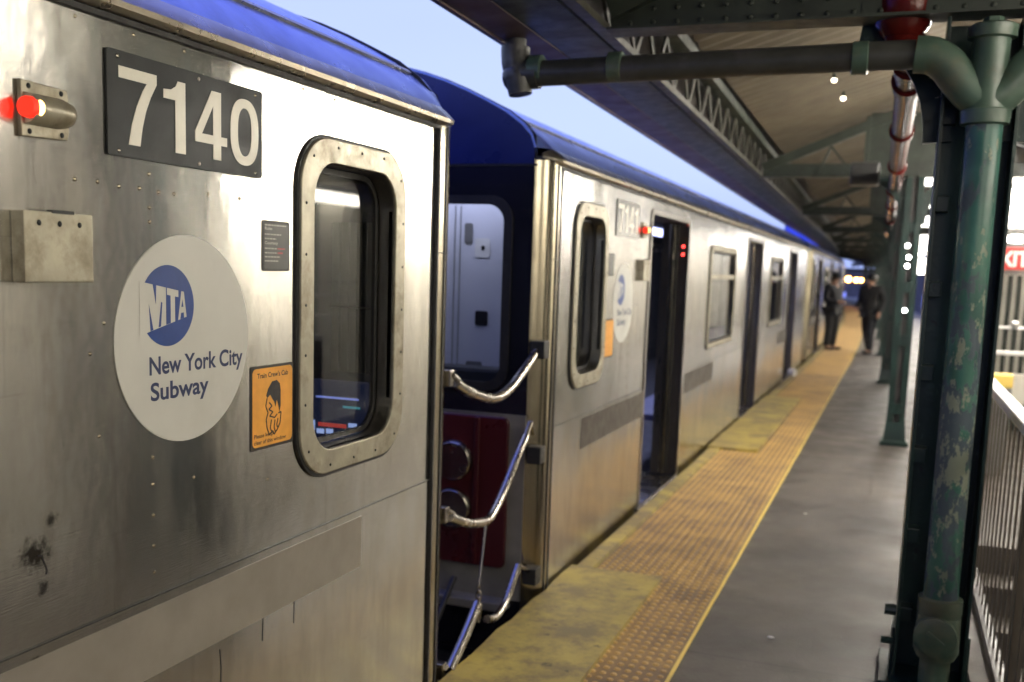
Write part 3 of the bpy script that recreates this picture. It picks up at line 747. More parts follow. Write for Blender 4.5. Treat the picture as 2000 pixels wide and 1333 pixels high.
    for a, b in ((3.25, 6.45), (7.85, 10.95)):
        for x in (-2.1, -.5): m.tube([(x, Y(a), 1.75), (x, Y(b), 1.75)], .016, 8)
        for s in (a, (a+b)/2, b):
            for x in (-2.1, -.5): m.tube([(x, Y(s), 0), (x, Y(s), 2.05)], .016, 8)
    for s in (2.1, 3.0):
        m.tube([(-2.3, Y(s), .75), (-2.3, Y(s), 2.05)], .016, 8); m.tube([(-2.55, Y(s), .9), (-2.0, Y(s), .9)], .014, 8)
    m.tube([(-2.1, Y(1.5), 1.72), (-2.1, Y(3.2), 1.72)], .016, 8)
    m.build('grab_rail', 'chrome', car, True)
    # cab contents
    cb = MB().box(-.85, -.16, *sp(.06, .20), .55, 1.06, .02).build('cab_console', 'cab_dark', car)
    if full is not None:
        m = MB(); m.box(-.75, -.35, *sp(.95, 1.25), .48, .58, .03); m.box(-.75, -.35, *sp(1.2, 1.3), .55, 1.35, .03)
        m.build('cab_seat', 'cab_dark', car)
        MB().tube([(-.55, Y(.22), .98), (-.55, Y(1.25), .98)], .010, 8).build('cab_rail', 'post', car, True)
    # underframe and trucks
    MB().box(-2.5, -.12, *ends, -.40, -.305).box(-2.3, -.35, *sp(4.6, 9.4), -.80, -.41, .03).build('underframe', 'under', car)
    for s in (2.0, LEN-2.0):
        tr = MB().box(-2.2, -2.05, *sp(s-.95, s+.95), -.75, -.52, .02).box(-.57, -.42, *sp(s-.95, s+.95), -.75, -.52, .02).box(-2.2, -.42, *sp(s-.2, s+.2), -.72, -.45, .02).build('truck', 'under', car)
        m = MB()
        for q in (-.7, .7):
            for x in (-2.09, -.66): m.tube([(x, Y(s+q), -.55), (x+.12, Y(s+q), -.55)], .39, 24)
        m.build('wheel', 'under', tr, True)
    end_face(car, Y, d)
    bk = flat('rear_end_panel', [[(-.07, -.3), (-.07, 2.12)]+mirror([(x, z) for x, z in ROOF if x <= -.07])+[(-2.55, 2.12), (-2.55, -.3)]], -.02, 0, 'black_gloss', car, BACK if d > 0 else FRONT, (0, Y(LEN+.16), 0))
    if full is not None:
        side_decals(car, Y, full)
        # marker lamp
        a, b = sp(1.655, 1.785); zc = 1.815
        if d < 0: lens, tail = a, b
        else: lens, tail = a, b
        ml = flat('marker_lamp', [[(a, zc-.050), (b-.02, zc-.046), (b-.016, zc-.03), (b-.016, zc+.03), (b-.02, zc+.046), (a, zc+.050)]], .0005, .010, 'frame', car, bev=.002)
        m = MB(); bmx = m.bm; rings = []
        for u, r in ((a+.006, .028), (a+.085, .028), (b-.025, .024), (b, .004)):
            rings.append([bmx.verts.new((.008+r*1.25*math.sin(PI*k/12), u, zc-r*math.cos(PI*k/12))) for k in range(13)])
        for p, q in zip(rings, rings[1:]):
            for k in range(12): bmx.faces.new((p[k], p[k+1], q[k+1], q[k]))
        bmx.faces.new(rings[0])
        m.build('lamp_hood', 'frame', ml, True)
        MB().tube([(.024, a+.010, zc), (.026, a-.006, zc)], [.020, .018], 16).build('lamp_lens', 'em_orange', ml, True)
        MB().ball((.036, a+.016, zc), .0125, (.9, .7, 1.15), 12).build('lamp_core', 'em_core', ml, True)
        for u, v in ((a+.018, zc+.040), (b-.035, zc+.038), (a+.018, zc-.040), (b-.035, zc-.038)): MB().ball((.0105, u, v), .0052, (.5, 1, 1), 8).build('screw', 'plate', ml, True)
        # hinged access box
        a, b = sp(1.637, 1.806)
        bx = MB().box(0, .030, a, b, 1.503, 1.633, .003).build('access_box', 'frame', car)
        MB().box(.018, .0315, (a+b)/2-.018, (a+b)/2+.035, 1.6305, 1.637).build('box_latch', 'rubber', bx)
        for u in (a+.035, (a+b)/2, b-.035): MB().ball((.0305, u, 1.612), .0055, (.4, 1, 1), 8).build('screw', 'plate', bx, True)
    return car

near = make_car(3.23, -1, 'nearest stainless subway car numbered 7140, with large framed cab window', True)
# board with small glowing strips inside its cab window
scr = MB().box(-.375, -.135, 3.003, 3.03, .955, 1.16, .006).build('cab_glow_board', 'lit_bg', near)
for (a, b, z0, z1, mt) in ((-.323, -.160, 1.099, 1.105, 'lit_blue'), (-.219, -.155, 1.070, 1.077, 'lit_cyan'), (-.314, -.206, 1.001, 1.014, 'lit_red'), (-.345, -.328, .985, 1.02, 'lit_white'),
                       (-.320, -.292, .976, .992, 'lit_white'), (-.283, -.257, .978, .994, 'lit_white'), (-.197, -.166, 1.006, 1.02, 'lit_white'), (-.20, -.171, .984, .997, 'lit_white')):
    MB().box(a, b, 2.998, 3.0005, z0, z1).build('glow_strip', mt, scr)
m = MB()
for k in range(5): m.box(-.42+k*.036, -.392+k*.036, 3.26+.006*(k % 2), 3.30, 1.16, 1.70)
m.build('cab_reflection_strips', 'grey_paint', near)  # added strips imitating the pale station reflection in the cab glass
MB().box(-.42, -.24, 3.24, 3.25, 1.395, 1.402).build('reflection_strip_rail', 'post', near)
crack = MB()
pts = [(1.462, .982), (1.472, .980), (1.476, .968), (1.480, .960), (1.484, .948), (1.482, .940)]
for p, q in zip(pts, pts[1:]): crack.bar((.001, *p), (.001, *q), .0022, .001, Vector((1, 0, 0)))
crack.build('panel_crack', 'ink', near)
pts = [(2.02, .60), (2.025, .55), (2.022, .48), (2.03, .40)]
m = MB()
for p, q in zip(pts, pts[1:]): m.bar((.0042, *p), (.0042, *q), .002, .001, Vector((1, 0, 0)))
for dy in (.18, .33):
    for p, q in zip(pts[:3], pts[1:3]): m.bar((.0042, p[0]+dy, p[1]+.08), (.0042, q[0]+dy, q[1]+.08), .0022, .001, Vector((1, 0, 0)))
m.build('rust_run', 'ink', near)

second = make_car(4.60, 1, 'second subway car, its black cab end with red lower panel facing the gap', False)

def copy_tree(o, parent=None):
    c = o.copy(); C.objects.link(c)
    if parent: c.parent = parent
    for ch in list(o.children): copy_tree(ch, c)
    return c
third = make_car(19.9, 1, 'third subway car, seen beyond the second one behind the man in dark jacket', None)
third.rotation_euler.z = .0075
labs = ['fourth subway car of the train, small in the distance beyond the standing people', 'fifth subway car of the train, next to last before the signal lights', 'sixth and farthest subway car of the train at the end of the platform']
for i in range(3):
    y = 19.9+15.45*(i+1); c = copy_tree(third); c['label'] = labs[i]
    c.location = (-1.31+curve_x(y+1), y, 0); c.rotation_euler.z = .0016*(y+7-19)

for pts, r in (([(-.62, 4.40, -.02), (-.66, 4.15, -.30), (-.70, 3.75, -.34), (-.66, 3.42, -.05)], .022), ([(-.85, 4.40, .02), (-.86, 4.1, -.42), (-.88, 3.7, -.40), (-.84, 3.42, 0)], .028), ([(-.40, 4.41, .06), (-.42, 4.2, -.16), (-.45, 4.0, -.22)], .014)):
    Pn = [Vector(p) for p in pts]; Q = []
    for i in range(len(Pn)-1):
        for k in range(5): Q.append(Pn[i].lerp(Pn[i+1], k/5))
    Q.append(Pn[-1])
    for _ in range(3): Q = [Q[0]]+[(Q[i-1]+Q[i]*2+Q[i+1])/4 for i in range(1, len(Q)-1)]+[Q[-1]]
    MB().tube(Q, r, 10).build('jumper_hose', 'rubber', second, True)
# barrier of chromed bars across the gap between the first two cars
br = empty('gap_barrier', (0, 3.9, 0), 'chromed curved bars and chain closing the gap between the first and second cars', 'barrier')
def smoothpts(P, n=6):
    P = [Vector(p) for p in P]; out = []
    Q = [P[0]]+P+[P[-1]]
    for i in range(1, len(Q)-2):
        a, b, c_, d = Q[i-1], Q[i], Q[i+1], Q[i+2]
        for k in range(n):
            t_ = k/n; out.append(.5*((2*b)+(-a+c_)*t_+(2*a-5*b+4*c_-d)*t_*t_+(-a+3*b-3*c_+d)*t_**3))
    out.append(P[-1]); return out
for pts, r in (([(.0, 3.44, 1.13), (.0, 3.60, 1.075), (-.01, 3.86, 1.025), (-.02, 4.06, 1.04), (-.02, 4.22, 1.10), (-.02, 4.38, 1.17)], .020),
               ([(.0, 3.42, .625), (.0, 3.60, .56), (-.01, 3.80, .52), (-.015, 3.90, .53), (-.02, 4.05, .61), (-.02, 4.20, .73), (-.02, 4.30, .80)], .019),
               ([(.01, 3.43, .02), (0, 3.60, .10), (-.01, 3.75, .185)], .021),
               ([(-.01, 3.86, .085), (-.015, 3.98, .055), (-.02, 4.12, .09), (-.02, 4.26, .21)], .017)):
    MB().tube(smoothpts(pts), r, 14).build('barrier_bar', 'chrome', br, True)
MB().tube([(-.01, 3.815, .50), (-.01, 3.79, .38), (-.01, 3.76, .26)], .007, 8).build('tie_rod', 'chrome', br, True)
m = MB()
for k, z in enumerate((.25, .218, .186, .154, .122)):
    ring = [Vector((0, 0, 0))]*0
    c0 = Vector((-.01, 3.755+.004*k, z)); n = 10; pl_ = []
    for j in range(n+1):
        a = 2*PI*j/n; e = Vector((.011*math.cos(a), 0, .022*math.sin(a))) if k % 2 else Vector((0, .011*math.cos(a), .022*math.sin(a)))
        pl_.append(c0+e)
    m.tube(pl_, .004, 6, False)
m.build('chain', 'chrome', br, True)
for (y, z) in ((3.41, 1.15), (3.40, .64), (3.41, .03)):
    m = MB(); m.box(-.05, .004, y-.03, y+.012, z-.03, z+.03, .004); m.tube([(0, y, z+.01), (0, y+.05, z-.012)], .013, 8)
    m.build('bracket', 'chrome', br)
for (y, z) in ((4.42, 1.19), (4.42, .70), (4.42, .12)): MB().box(-.045, .022, y-.03, y+.045, z-.04, z+.04, .004).build('bracket', 'rubber', br)
m = MB()
for (a, b) in (((-.02, 4.38, 1.17), (-.02, 4.42, 1.21)), ((-.02, 4.30, .80), (-.02, 4.36, .86)), ((-.02, 4.36, .86), (-.02, 4.40, .80)), ((-.02, 4.26, .21), (-.02, 4.41, .14))): m.tube([a, b], .012, 8)
m.build('shackle', 'chrome', br, True)

# ------------------------------------------------------------------ canopy
CR = lambda y: -.0225*(y-4) if y < 19.2 else -.342+curve_x(y)*1.0-.012*(y-19.2)
cano = empty('platform_canopy', (1.7, 0, 2.4), 'long dark steel canopy with beige corrugated ceiling over the platform', 'canopy')
YS = ys_(-5, 19.2, 2.2)+ys_(21, 88, 2)
MB().sweep([(-.10, 2.488), (.055, 2.498), (.055, 2.53), (-.10, 2.52)], YS, CR, True).build('soffit', 'rust', cano)
MB().sweep([(.057, 2.502), (.27, 2.515), (.27, 2.545), (.057, 2.532)], YS, CR, True).build('edge_beam', 'steelwork', cano)
MB().sweep([(-.125, 2.480), (-.102, 2.480), (-.102, 2.64), (-.125, 2.64)], YS, CR, True).build('fascia', 'rust', cano)
MB().sweep([(.02, 2.55), (.045, 2.55), (.045, 2.86), (.02, 2.86)], YS, CR, True).build('inner_fascia', 'steelwork', cano)
MB().sweep([(-.14, 2.66), (.30, 2.90), (1.75, 3.34), (3.2, 2.9), (3.6, 2.68), (3.6, 2.72), (3.2, 2.95), (1.75, 3.39), (.30, 2.95), (-.14, 2.71)], YS, CR, True).build('roof_deck', 'roof_out', cano)
m = MB(); b = m.bm; rings = []
yy = -4.0; k = 0
prof = [(.36, 2.84), (1.05, 3.055), (1.75, 3.27), (2.45, 3.055), (3.15, 2.84)]
while yy < 62:
    dz = (0, .022, .022, 0)[k % 4]
    rings.append([b.verts.new((x+CR(yy)*.5, yy, z+dz)) for x, z in prof]); k += 1; yy += .03 if k % 2 == 0 else .06
for a_, c_ in zip(rings, rings[1:]):
    for q in range(4): b.faces.new((a_[q], a_[q+1], c_[q+1], c_[q]))
m.build('corrugated_ceiling', 'ceiling', cano)
m = MB(); b = m.bm; pr_ = None
for y in ys_(19.2, 88, 2):
    q = (b.verts.new((CR(y)-.13, y, 2.13)), b.verts.new((CR(y)-.13, y, 2.66)))
    if pr_: b.faces.new((pr_[0], pr_[1], q[1], q[0]))
    pr_ = q
bl = m.build('side_board', 'blue_sheet')
setp(bl, 'deep blue translucent sheet hanging from the far part of the canopy edge above the train', 'board')

gd = empty('lattice_girder', (.3, 0, 2.5), 'long lattice girder with zigzag bars under the canopy edge on the train side', 'girder')
for (x0, x1, z0, z1) in ((.285, .335, 2.515, 2.545), (.285, .375, 2.775, 2.835)):
    MB().sweep([(x0, z0), (x1, z0), (x1, z1), (x0, z1)], YS, CR, True).build('chord', 'lacing' if z0 < 2.6 else 'steelwork', gd)
m = MB(); y = -2.0; up = False
while y < 40:
    a = (.31+CR(y), y, 2.54 if not up else 2.78); b2 = (.31+CR(y+.24), y+.24, 2.78 if not up else 2.54)
    m.bar(a, b2, .034, .012, Vector((1, 0, 0))); up = not up; y += .24
m.build('lacing', 'lacing', gd)

# right side girder
MB().sweep([(2.9, 2.52), (2.98, 2.52), (2.98, 2.84), (2.9, 2.84)], YS, CR, True).build('eaves_beam', 'steelwork', cano)

def CX(y): return -.0225*(min(y, 19.2)-4.15) + (curve_x(y)-.012*(y-19.2) if y > 19.2 else 0)
COLY = [-2.05, 4.15, 10.35, 16.5, 22.7, 28.9, 35.1, 41.3, 47.5, 53.7]
ORD = ['behind the camera', 'nearest', 'second', 'third', 'fourth', 'fifth', 'sixth', 'seventh', 'eighth', 'ninth']
def cross_beam(y, i):
    if i == 0: lab = 'dark green cross beam of the canopy just overhead before the first column'
    cx_ = CX(y)+.0
    bm_ = empty('cross_beam', (1.7+cx_, y, 2.5), {1: 'dark riveted cross beam over the nearest column and the green drain pipe', 2: 'dark cross beam with sloping rafter over the second column, loudspeaker beside it'}.get(i, 'dark cross beam of the canopy over the %s column from the camera' % ORD[i]), 'beam', 'cross beams under the canopy')
    x0 = .34+CR(y)
    m = MB(); m.box(x0, 3.0+cx_, y-.075, y+.075, 2.512, 2.522); m.box(x0, 3.0+cx_, y-.006, y+.006, 2.522, 2.64 if i > 1 else 2.80); 
    if i <= 1: m.box(x0, 3.0+cx_, y-.075, y+.075, 2.80, 2.81)
    m.build('bottom_chord', 'steelwork', bm_)
    m = MB()
    m.bar((x0, y, 2.60), (1.55+cx_, y, 3.10), .10, .085); m.bar((1.9+cx_, y, 3.10), (3.0+cx_, y, 2.68), .10, .085)
    if i > 1:
        for a, b2 in (((x0+.5, 2.52), (x0+.62, 2.80)), ((x0+.85, 2.52), (x0+.62, 2.80))): m.bar((a[0], y, a[1]), (b2[0], y, b2[1]), .05, .02)
    m.build('rafter', 'steelwork', bm_)
    MB().box(1.30+cx_, 2.05+cx_, y-.009, y+.009, 2.523, 3.1).build('gusset', 'steelwork', bm_)
    m = MB(); x = x0+.08
    while x < 2.95+cx_:
        for z in (2.545,): m.ball((x, y-.010, z), .011, (1, .7, 1), 8)
        if i <= 1: m.ball((x, y-.010, 2.60), .011, (1, .7, 1), 8)
        x += .095
    m.build('rivets', 'steelwork', bm_, True)
    return bm_
def knee(y, cx_, sgn, xs):
    # curved bracket from the post out to the beam
    P = []
    for k in range(9):
        a = PI/2*k/8; P.append((xs+sgn*.30*(1-math.cos(a)), 2.50-.42*(1-math.sin(a))))
    m = MB()
    for p, q in zip(P, P[1:]): m.bar((p[0], y, p[1]), (q[0], y, q[1]), .10, .022, Vector((0, 1, 0)))
    return m
clabs = {0: 'green steel roof column standing just behind the camera', 1: 'nearest green steel column at the right, holding the peeling drain pipe', 2: 'second green latticed column on the platform, with small white lights on it', 3: 'third green column, partly hidden behind the second one beside the walking person'}
for i, y in enumerate(COLY):
    cx_ = CX(y); xl, xr = (1.600, 1.862) if i == 1 else (1.650+cx_, 1.812+cx_)
    if i == 0: xl, xr = 1.60, 1.86
    col = empty('roof_column', ((xl+xr)/2, y, 0), clabs.get(i, 'dark green roof column, the %s one from the camera along the platform' % ORD[i]), 'column', 'steel columns holding the canopy')
    if i <= 1:
        y0, y1 = y-.02, y+.22
        MB().box(xl, xl+.012, y0, y1, .0, 2.51, .002).build('flange', 'column', col)
        MB().box(xr-.012, xr, y0, y1, .0, 2.51, .002).build('flange', 'column', col)
        MB().box(xl+.0125, xr-.0125, y+.13, y+.142, .0, 2.508).build('web', 'column', col)
        m = MB()
        for z in [.25+.32*k for k in range(7)]: m.box(xl+.013, xl+.06, y+.05, y+.128, z-.03, z+.03, .004)
        m.build('clip_angle', 'column', col)
        m = MB(); m.box(xl-.05, xr+.05, y-.10, y+.28, .0, .022, .003); m.box(xl-.012, xl-.001, y+.02, y+.20, .022, .20); m.box(xr+.001, xr+.012, y+.02, y+.20, .022, .20)
        m.build('base_plate', 'column', col)
        m = MB()
        m.tube([(xl-.002, y+.0, .28), (xl-.045, y+.0, .28)], .022, 12); m.tube([(xl-.002, y+.01, .15), (xl-.05, y+.01, .15)], .014, 6)
        m.build('bolt', 'column', col)
        knee(y+.1, 0, -1, xl).build('knee_bracket', 'column', col); knee(y+.1, 0, 1, xr).build('knee_bracket', 'column', col)
    else:
        for a, b2 in ((xl, xl+.055), (xr-.055, xr)):
            m = MB(); m.box(a, b2, y-.07, y-.060, 0, 2.51); m.box(a, b2, y+.060, y+.07, 0, 2.51)
            q = a if a == xl else b2-.01
            m.box(q, q+.01, y-.0595, y+.0595, 0, 2.51); m.build('channel', 'column', col)
        m = MB()
        for z in (.35, 1.0, 1.5, 2.05): m.box(xl+.02, xr-.02, y-.078, y-.0705, z-.05, z+.05)
        m.build('batten', 'column', col)
        MB().box(xl+.0105, xr-.0105, y-.02, y+.02, 0, 2.51).build('core', 'toe', col)
        m = MB(); b = m.bm; rg = []
        for z, g_ in ((0, .045), (.03, .045), (.05, .02), (.22, .004)):
            rg.append([b.verts.new((x, yv, z)) for x, yv in ((xl-g_, y-.08-g_), (xr+g_, y-.08-g_), (xr+g_, y+.08+g_), (xl-g_, y+.08+g_))])
        for a_, c_ in zip(rg, rg[1:]):
            for q in range(4): b.faces.new((a_[q], a_[(q+1) % 4], c_[(q+1) % 4], c_[q]))
        m.build('base_shoe', 'column', col)
        for sg, xs in ((-1, xl+.02), (1, xr-.02)): knee(y, 0, sg, xs).build('knee_bracket', 'column', col)
    cross_beam(y, i)
for k, (z, nm) in enumerate(((1.882, 'topmost of the four small round white lights on the second column'), (1.775, 'small round white light just below the topmost on the second column'),
                             (1.695, 'lower of the three close white lights on the second column'), (1.284, 'lone small white light at chest height on the second column'))):
    x = (1.568, 1.585, 1.578, 1.589)[k]
    r = empty('indicator_light', (x, 10.26, z), nm, 'small light', 'small white lights on the second column')
    MB().ball((x, 10.255, z), .019, (1, .6, 1), 12).build('bulb', 'em_white', r, True)
    MB().tube([(x, 10.262, z), (x, 10.275, z)], .024, 12).build('bulb_holder', 'column', r)

# ------------------------------------------------------------------ drain pipe system on the nearest column
dp = empty('drain_pipe', (1.74, 4.10, 0), 'peeling green drain pipe on the nearest column, branching left to the canopy gutter', 'pipe')
PX, PYY = 1.748, 4.075
MB().tube([(PX, PYY, .36), (PX, PYY, 2.13)], .062, 24).build('standpipe', 'pipe', dp, True)
MB().tube([(PX, PYY, 2.115), (PX, PYY, 2.12), (PX, PYY, 2.165), (PX, PYY, 2.17)], [.066, .082, .084, .078], 24).build('collar', 'pipe_green', dp, True)
m = MB()
m.tube([(PX, PYY, 2.16), (PX, PYY, 2.20), (PX, PYY, 2.30), (PX, PYY, 2.40), (PX, PYY, 2.42)], [.076, .070, .062, .062, .062], 24)
m.tube([(PX, PYY, 2.41), (PX, PYY, 2.415), (PX, PYY, 2.455), (PX, PYY, 2.462)], [.062, .080, .082, .070], 24)
m.tube([(PX, PYY, 2.46), (PX, PYY, 2.485)], [.036, .034], 6)
for sg in (-1, 1):
    P = smoothpts([(PX, PYY, 2.19), (PX+sg*.05, PYY, 2.225), (PX+sg*.10, PYY, 2.28), (PX+sg*.14, PYY, 2.33), (PX+sg*.19, PYY, 2.362), (PX+sg*.25, PYY, 2.37)], 5)
    m.tube(P, [.066]*len(P), 20)
m.build('branch_fitting', 'pipe_green', dp, True)
zz = 2.37
MB().tube([(PX-.25, PYY, zz), (1.31, PYY, zz-.001)], .052, 20).tube([(1.31, PYY, zz-.001), (.02, PYY, zz-.02)], .0515, 20).tube([(PX+.25, PYY, zz), (3.3, PYY, zz+.02)], .052, 20).build('crosswise_pipe', 'pipe_dark', dp, True)
for x in (1.31, .385, .05): MB().tube([(x-.03, PYY, zz-.006), (x-.026, PYY, zz-.006), (x+.026, PYY, zz-.006), (x+.03, PYY, zz-.006)], [.052, .060, .060, .052], 20).build('coupling', 'pipe_green', dp, True)
m = MB()
P = smoothpts([(.06, PYY, zz-.02), (.0, PYY, zz-.02), (-.035, PYY, zz+.005), (-.045, PYY, zz+.06), (-.045, PYY, zz+.09)], 5)
m.tube(P, [.060]*len(P), 20); m.ball((-.03, PYY, zz-.03), .068, (1, 1, 1), 18)
m.tube([(-.02, PYY-.02, zz-.045), (-.01, PYY-.02, zz-.105)], [.055, .048], 18)
m.tube([(-.045, PYY, zz+.08), (-.045, PYY, 2.49)], .043, 18)
m.build('gutter_elbow', 'pipe_dark', dp, True)
m = MB()
m.tube([(PX, PYY, .30), (PX, PYY, .32), (PX, PYY, .375), (PX, PYY, .38)], [.070, .080, .080, .066], 24)
m.tube([(PX, PYY, .14), (PX, PYY, .17), (PX, PYY, .31)], [.068, .082, .078], 24)
m.tube([(PX-.01, PYY-.04, .245), (PX-.012, PYY-.095, .243), (PX-.012, PYY-.10, .243)], [.074, .076, .066], 28)
m.tube([(PX, PYY, .0), (PX, PYY, .155)], .055, 20)
m.tube([(PX, PYY, .0), (PX, PYY, .012), (PX, PYY, .02)], [.12, .12, .06], 24)
m.build('cleanout_trap', 'pipe_green', dp, True)
MB().bar((PX-.04, PYY-.104, .265), (PX+.018, PYY-.104, .222), .014, .010, Vector((0, 1, 0))).build('plug_key', 'pipe_green', dp)

# red pipe under the ceiling
rp = empty('red_pipe', (1.46, 4.2, 2.45), 'glossy red pipe running along the platform under the canopy beside the columns', 'pipe')
def rx(y): return 1.49-.0125*(y-4)+curve_x(y)
MB().tube([(rx(y), y, 2.435) for y in ys_(4.30, 22, .75)], .058, 18).build('pipe_run', 'redpipe', rp, True)
for y in (4.6, 5.0, 6.6, 8.6, 10.9, 13, 16.2, 19): MB().tube([(rx(y), y-.06, 2.435), (rx(y), y-.055, 2.435), (rx(y), y+.055, 2.435), (rx(y), y+.06, 2.435)], [.058, .072, .072, .058], 16).build('coupling', 'redpipe', rp, True)
P = smoothpts([(rx(4.3), 4.34, 2.435), (rx(4.3)-.02, 4.26, 2.44), (rx(4.3)-.04, 4.215, 2.50), (rx(4.3)-.04, 4.21, 2.60)], 5)
m = MB(); m.tube(P, [.075]*len(P), 18); m.tube([(rx(4.3)-.04, 4.21, 2.46), (rx(4.3)-.04, 4.21, 2.50), (rx(4.3)-.04, 4.21, 2.66)], [.07, .10, .11], 18)
m.build('pipe_elbow', 'redpipe', rp, True)

sp_ = empty('loudspeaker', (1.17, 9.5, 2.46), 'grey box loudspeaker hanging under the canopy near the second column', 'loudspeaker')
MB().box(1.05, 1.29, 9.42, 9.62, 2.365, 2.56, .02).build('speaker_case', 'pipe_dark', sp_)
m = MB()
for k in range(6): m.box(1.075, 1.265, 9.412, 9.4205, 2.39+k*.026, 2.402+k*.026)
m.build('speaker_grille', 'rubber', sp_)
MB().box(1.15, 1.19, 9.49, 9.55, 2.56, 2.95).build('speaker_hanger', 'steelwork', sp_)
for (x, y, z, lab) in ((.957, 8.0, 2.99, 'small warm bulb on the beige canopy ceiling above the green drain pipe'), (1.03, 8.0, 2.86, 'small warm bulb just below the other ceiling bulb, seen under the drain pipe')):
    bb = empty('ceiling_bulb', (x, y, z), lab, 'bulb', 'bulbs on the canopy ceiling')
    MB().ball((x, y, z), .020, (1, 1, .8), 12).build('bulb', 'em_dim', bb, True)
    MB().tube([(x, y, z+.012), (x, y, z+.05)], [.018, .008], 10).build('bulb_socket', 'steelwork', bb)

# ------------------------------------------------------------------ platform lamps (fluorescent fittings under the canopy)
def tube_lamp(x, y, z, lx, ly, h, lab, glow='tube', grp='fluorescent lamps under the canopy'):
    r = empty('platform_lamp', (x, y, z), lab, 'lamp', grp)
    MB().box(x-lx/2-.02, x+lx/2+.02, y-ly/2-.02, y+ly/2+.02, z+h/2+.001, z+h/2+.05, .006).build('lamp_housing', 'grey_paint', r)
    MB().box(x-lx/2, x+lx/2, y-ly/2, y+ly/2, z-h/2, z+h/2, min(.02, h/3)).build('lamp_diffuser', glow, r)
    MB().box(x-.01, x+.01, y-.01, y+.01, z+h/2+.05, 3.0).build('lamp_stem', 'steelwork', r)
ll = ['behind the camera', 'overhead right', 'over the stair beside the nearest column', 'beyond the stair railing', 'by the second column', 'between the second and third column', 'past the third column', 'near the walking person', 'past the people', 'far along', 'very far along', 'at the far end']
for i, y in enumerate((-3.6, -1.2, 1.2, 3.3, 6.75, 8.8)):
    tube_lamp(2.55, y, 2.66, .16, 1.3, .10, 'long white tube lamp under the canopy, %s' % ll[i], 'tube_near' if i < 4 else 'tube')
for i, (x, y, z, w, h) in enumerate(((1.86, 14.5, 2.915, .50, .24), (2.02, 20, 2.73, .52, .38), (2.15, 27, 2.44, .55, .44), (2.15, 29.5, 1.95, .55, .40))):
    tube_lamp(x, y, z, w, .12, h, ['highest and nearest white box lamp right of the second column', 'second white box lamp down, right of the second column', 'third white box lamp down, right of the second column', 'lowest and farthest white box lamp right of the second column'][i], 'panel_lit', 'box lamps beyond the second column')
for i, y in enumerate((11.8, 14.6, 17.4, 20.2, 23, 25.8, 28.6, 31.4, 34.2, 38, 43, 48)):  # lamps added in this far row to brighten the second car's side
    tube_lamp(2.75+curve_x(y), y, 2.62, .16, 1.4, .10, 'added white tube lamp in the far row brightening the second car, %s' % ('by the shelter', 'just past the shelter', 'two past the shelter', 'over the people', 'beyond the people', 'fifth past the shelter', 'sixth past the shelter', 'seventh past the shelter', 'eighth past the shelter', 'third from its end', 'second from its end', 'the very last one')[i], 'tube')

for i, y in enumerate((0.2, 3.2, 8.1, 10.6)):  # unseen row, added to light the windscreen mirrored in the near steel
    tube_lamp(3.40, y, 2.15, .08, 1.8, .10, 'added slim white tube lamp lighting the far right windscreen for its reflection, %s' % ('behind the nearest column', 'over the stair', 'over the stair landing', 'past the cross railing')[i], 'tube_near', 'added slim lamps lighting the windscreen')
# ------------------------------------------------------------------ stair railing, stair, windscreen, lit shelter, exit sign
ra = empty('stair_railing', (1.98, 5, 0), 'brown barred railing with bright white handrail beside the stair at the right', 'railing')
MB().box(1.955, 2.015, -3, 5.95, 1.035, 1.075, .008).build('handrail', 'rail_white', ra)
m = MB(); y = -2.9
while y < 5.9: m.box(1.981, 1.988, y-.011, y+.011, .086, 1.034); y += .15
m.build('baluster', 'bars', ra, True)
MB().box(1.96, 2.01, -3, 6.3, .045, .085, .004).build('bottom_rail', 'toe', ra)
for y in (-2.5, -.4, 1.7, 3.8, 5.93): MB().box(1.965, 2.005, y-.02, y+.02, 0, 1.034).box(1.93, 2.04, y-.05, y+.05, -.003, .01).build('post', 'bars', ra)
setp(MB().box(1.88, 1.949, -6, 8.1, -.003, .045, .004).build('floor_kerb', 'concrete'), 'low grey concrete kerb along the foot of the stair railing', 'kerb')
setp(MB().box(3.55, 3.62, -6, 60, -1.5, 1.35).build('windscreen_wall', 'cream'), 'cream lower wall along the far right side of the platform', 'wall')
m = MB()
for k in range(36): m.box(3.52, 3.56, -6+k*1.8, -5.94+k*1.8, -.5, 2.7)
wr = empty('windscreen_panels', (3.55, 0, 1.4), 'cream steel windscreen panels between posts along the far right side', 'windscreen')
m.build('post', 'slat', wr)
MB().box(3.50, 3.518, 5.35, 7.05, -1.5, 2.9).build('dark_reflection_panel', 'under', wr)  # unseen dark panel added to make the dark band mirrored in the steel
MB().box(3.57, 3.60, -6, 60, 1.36, 2.66).build('panel', 'cream', wr)
# stair going down inside the opening
st = empty('platform_stair', (2.8, 5, -1), 'concrete stair descending beside the railing at the right', 'stair')
m = MB()
for k in range(14): m.box(2.06, 3.48, 6.6-k*.29-.30, 6.6-k*.29, -.17*(k+1)-.2, -.17*(k+1))
m.build('tread', 'concrete', st)
MB().box(1.952, 2.03, -6, 8.1, -3, -.006).box(2.03, 3.55, -6, 2.2, -3.1, -2.6).build('stair_wall', 'toe', st)
setp(MB().box(1.951, 3.6, 6.6, 8.19, -.35, -.004).build('stair_landing', 'concrete'), kind='structure')

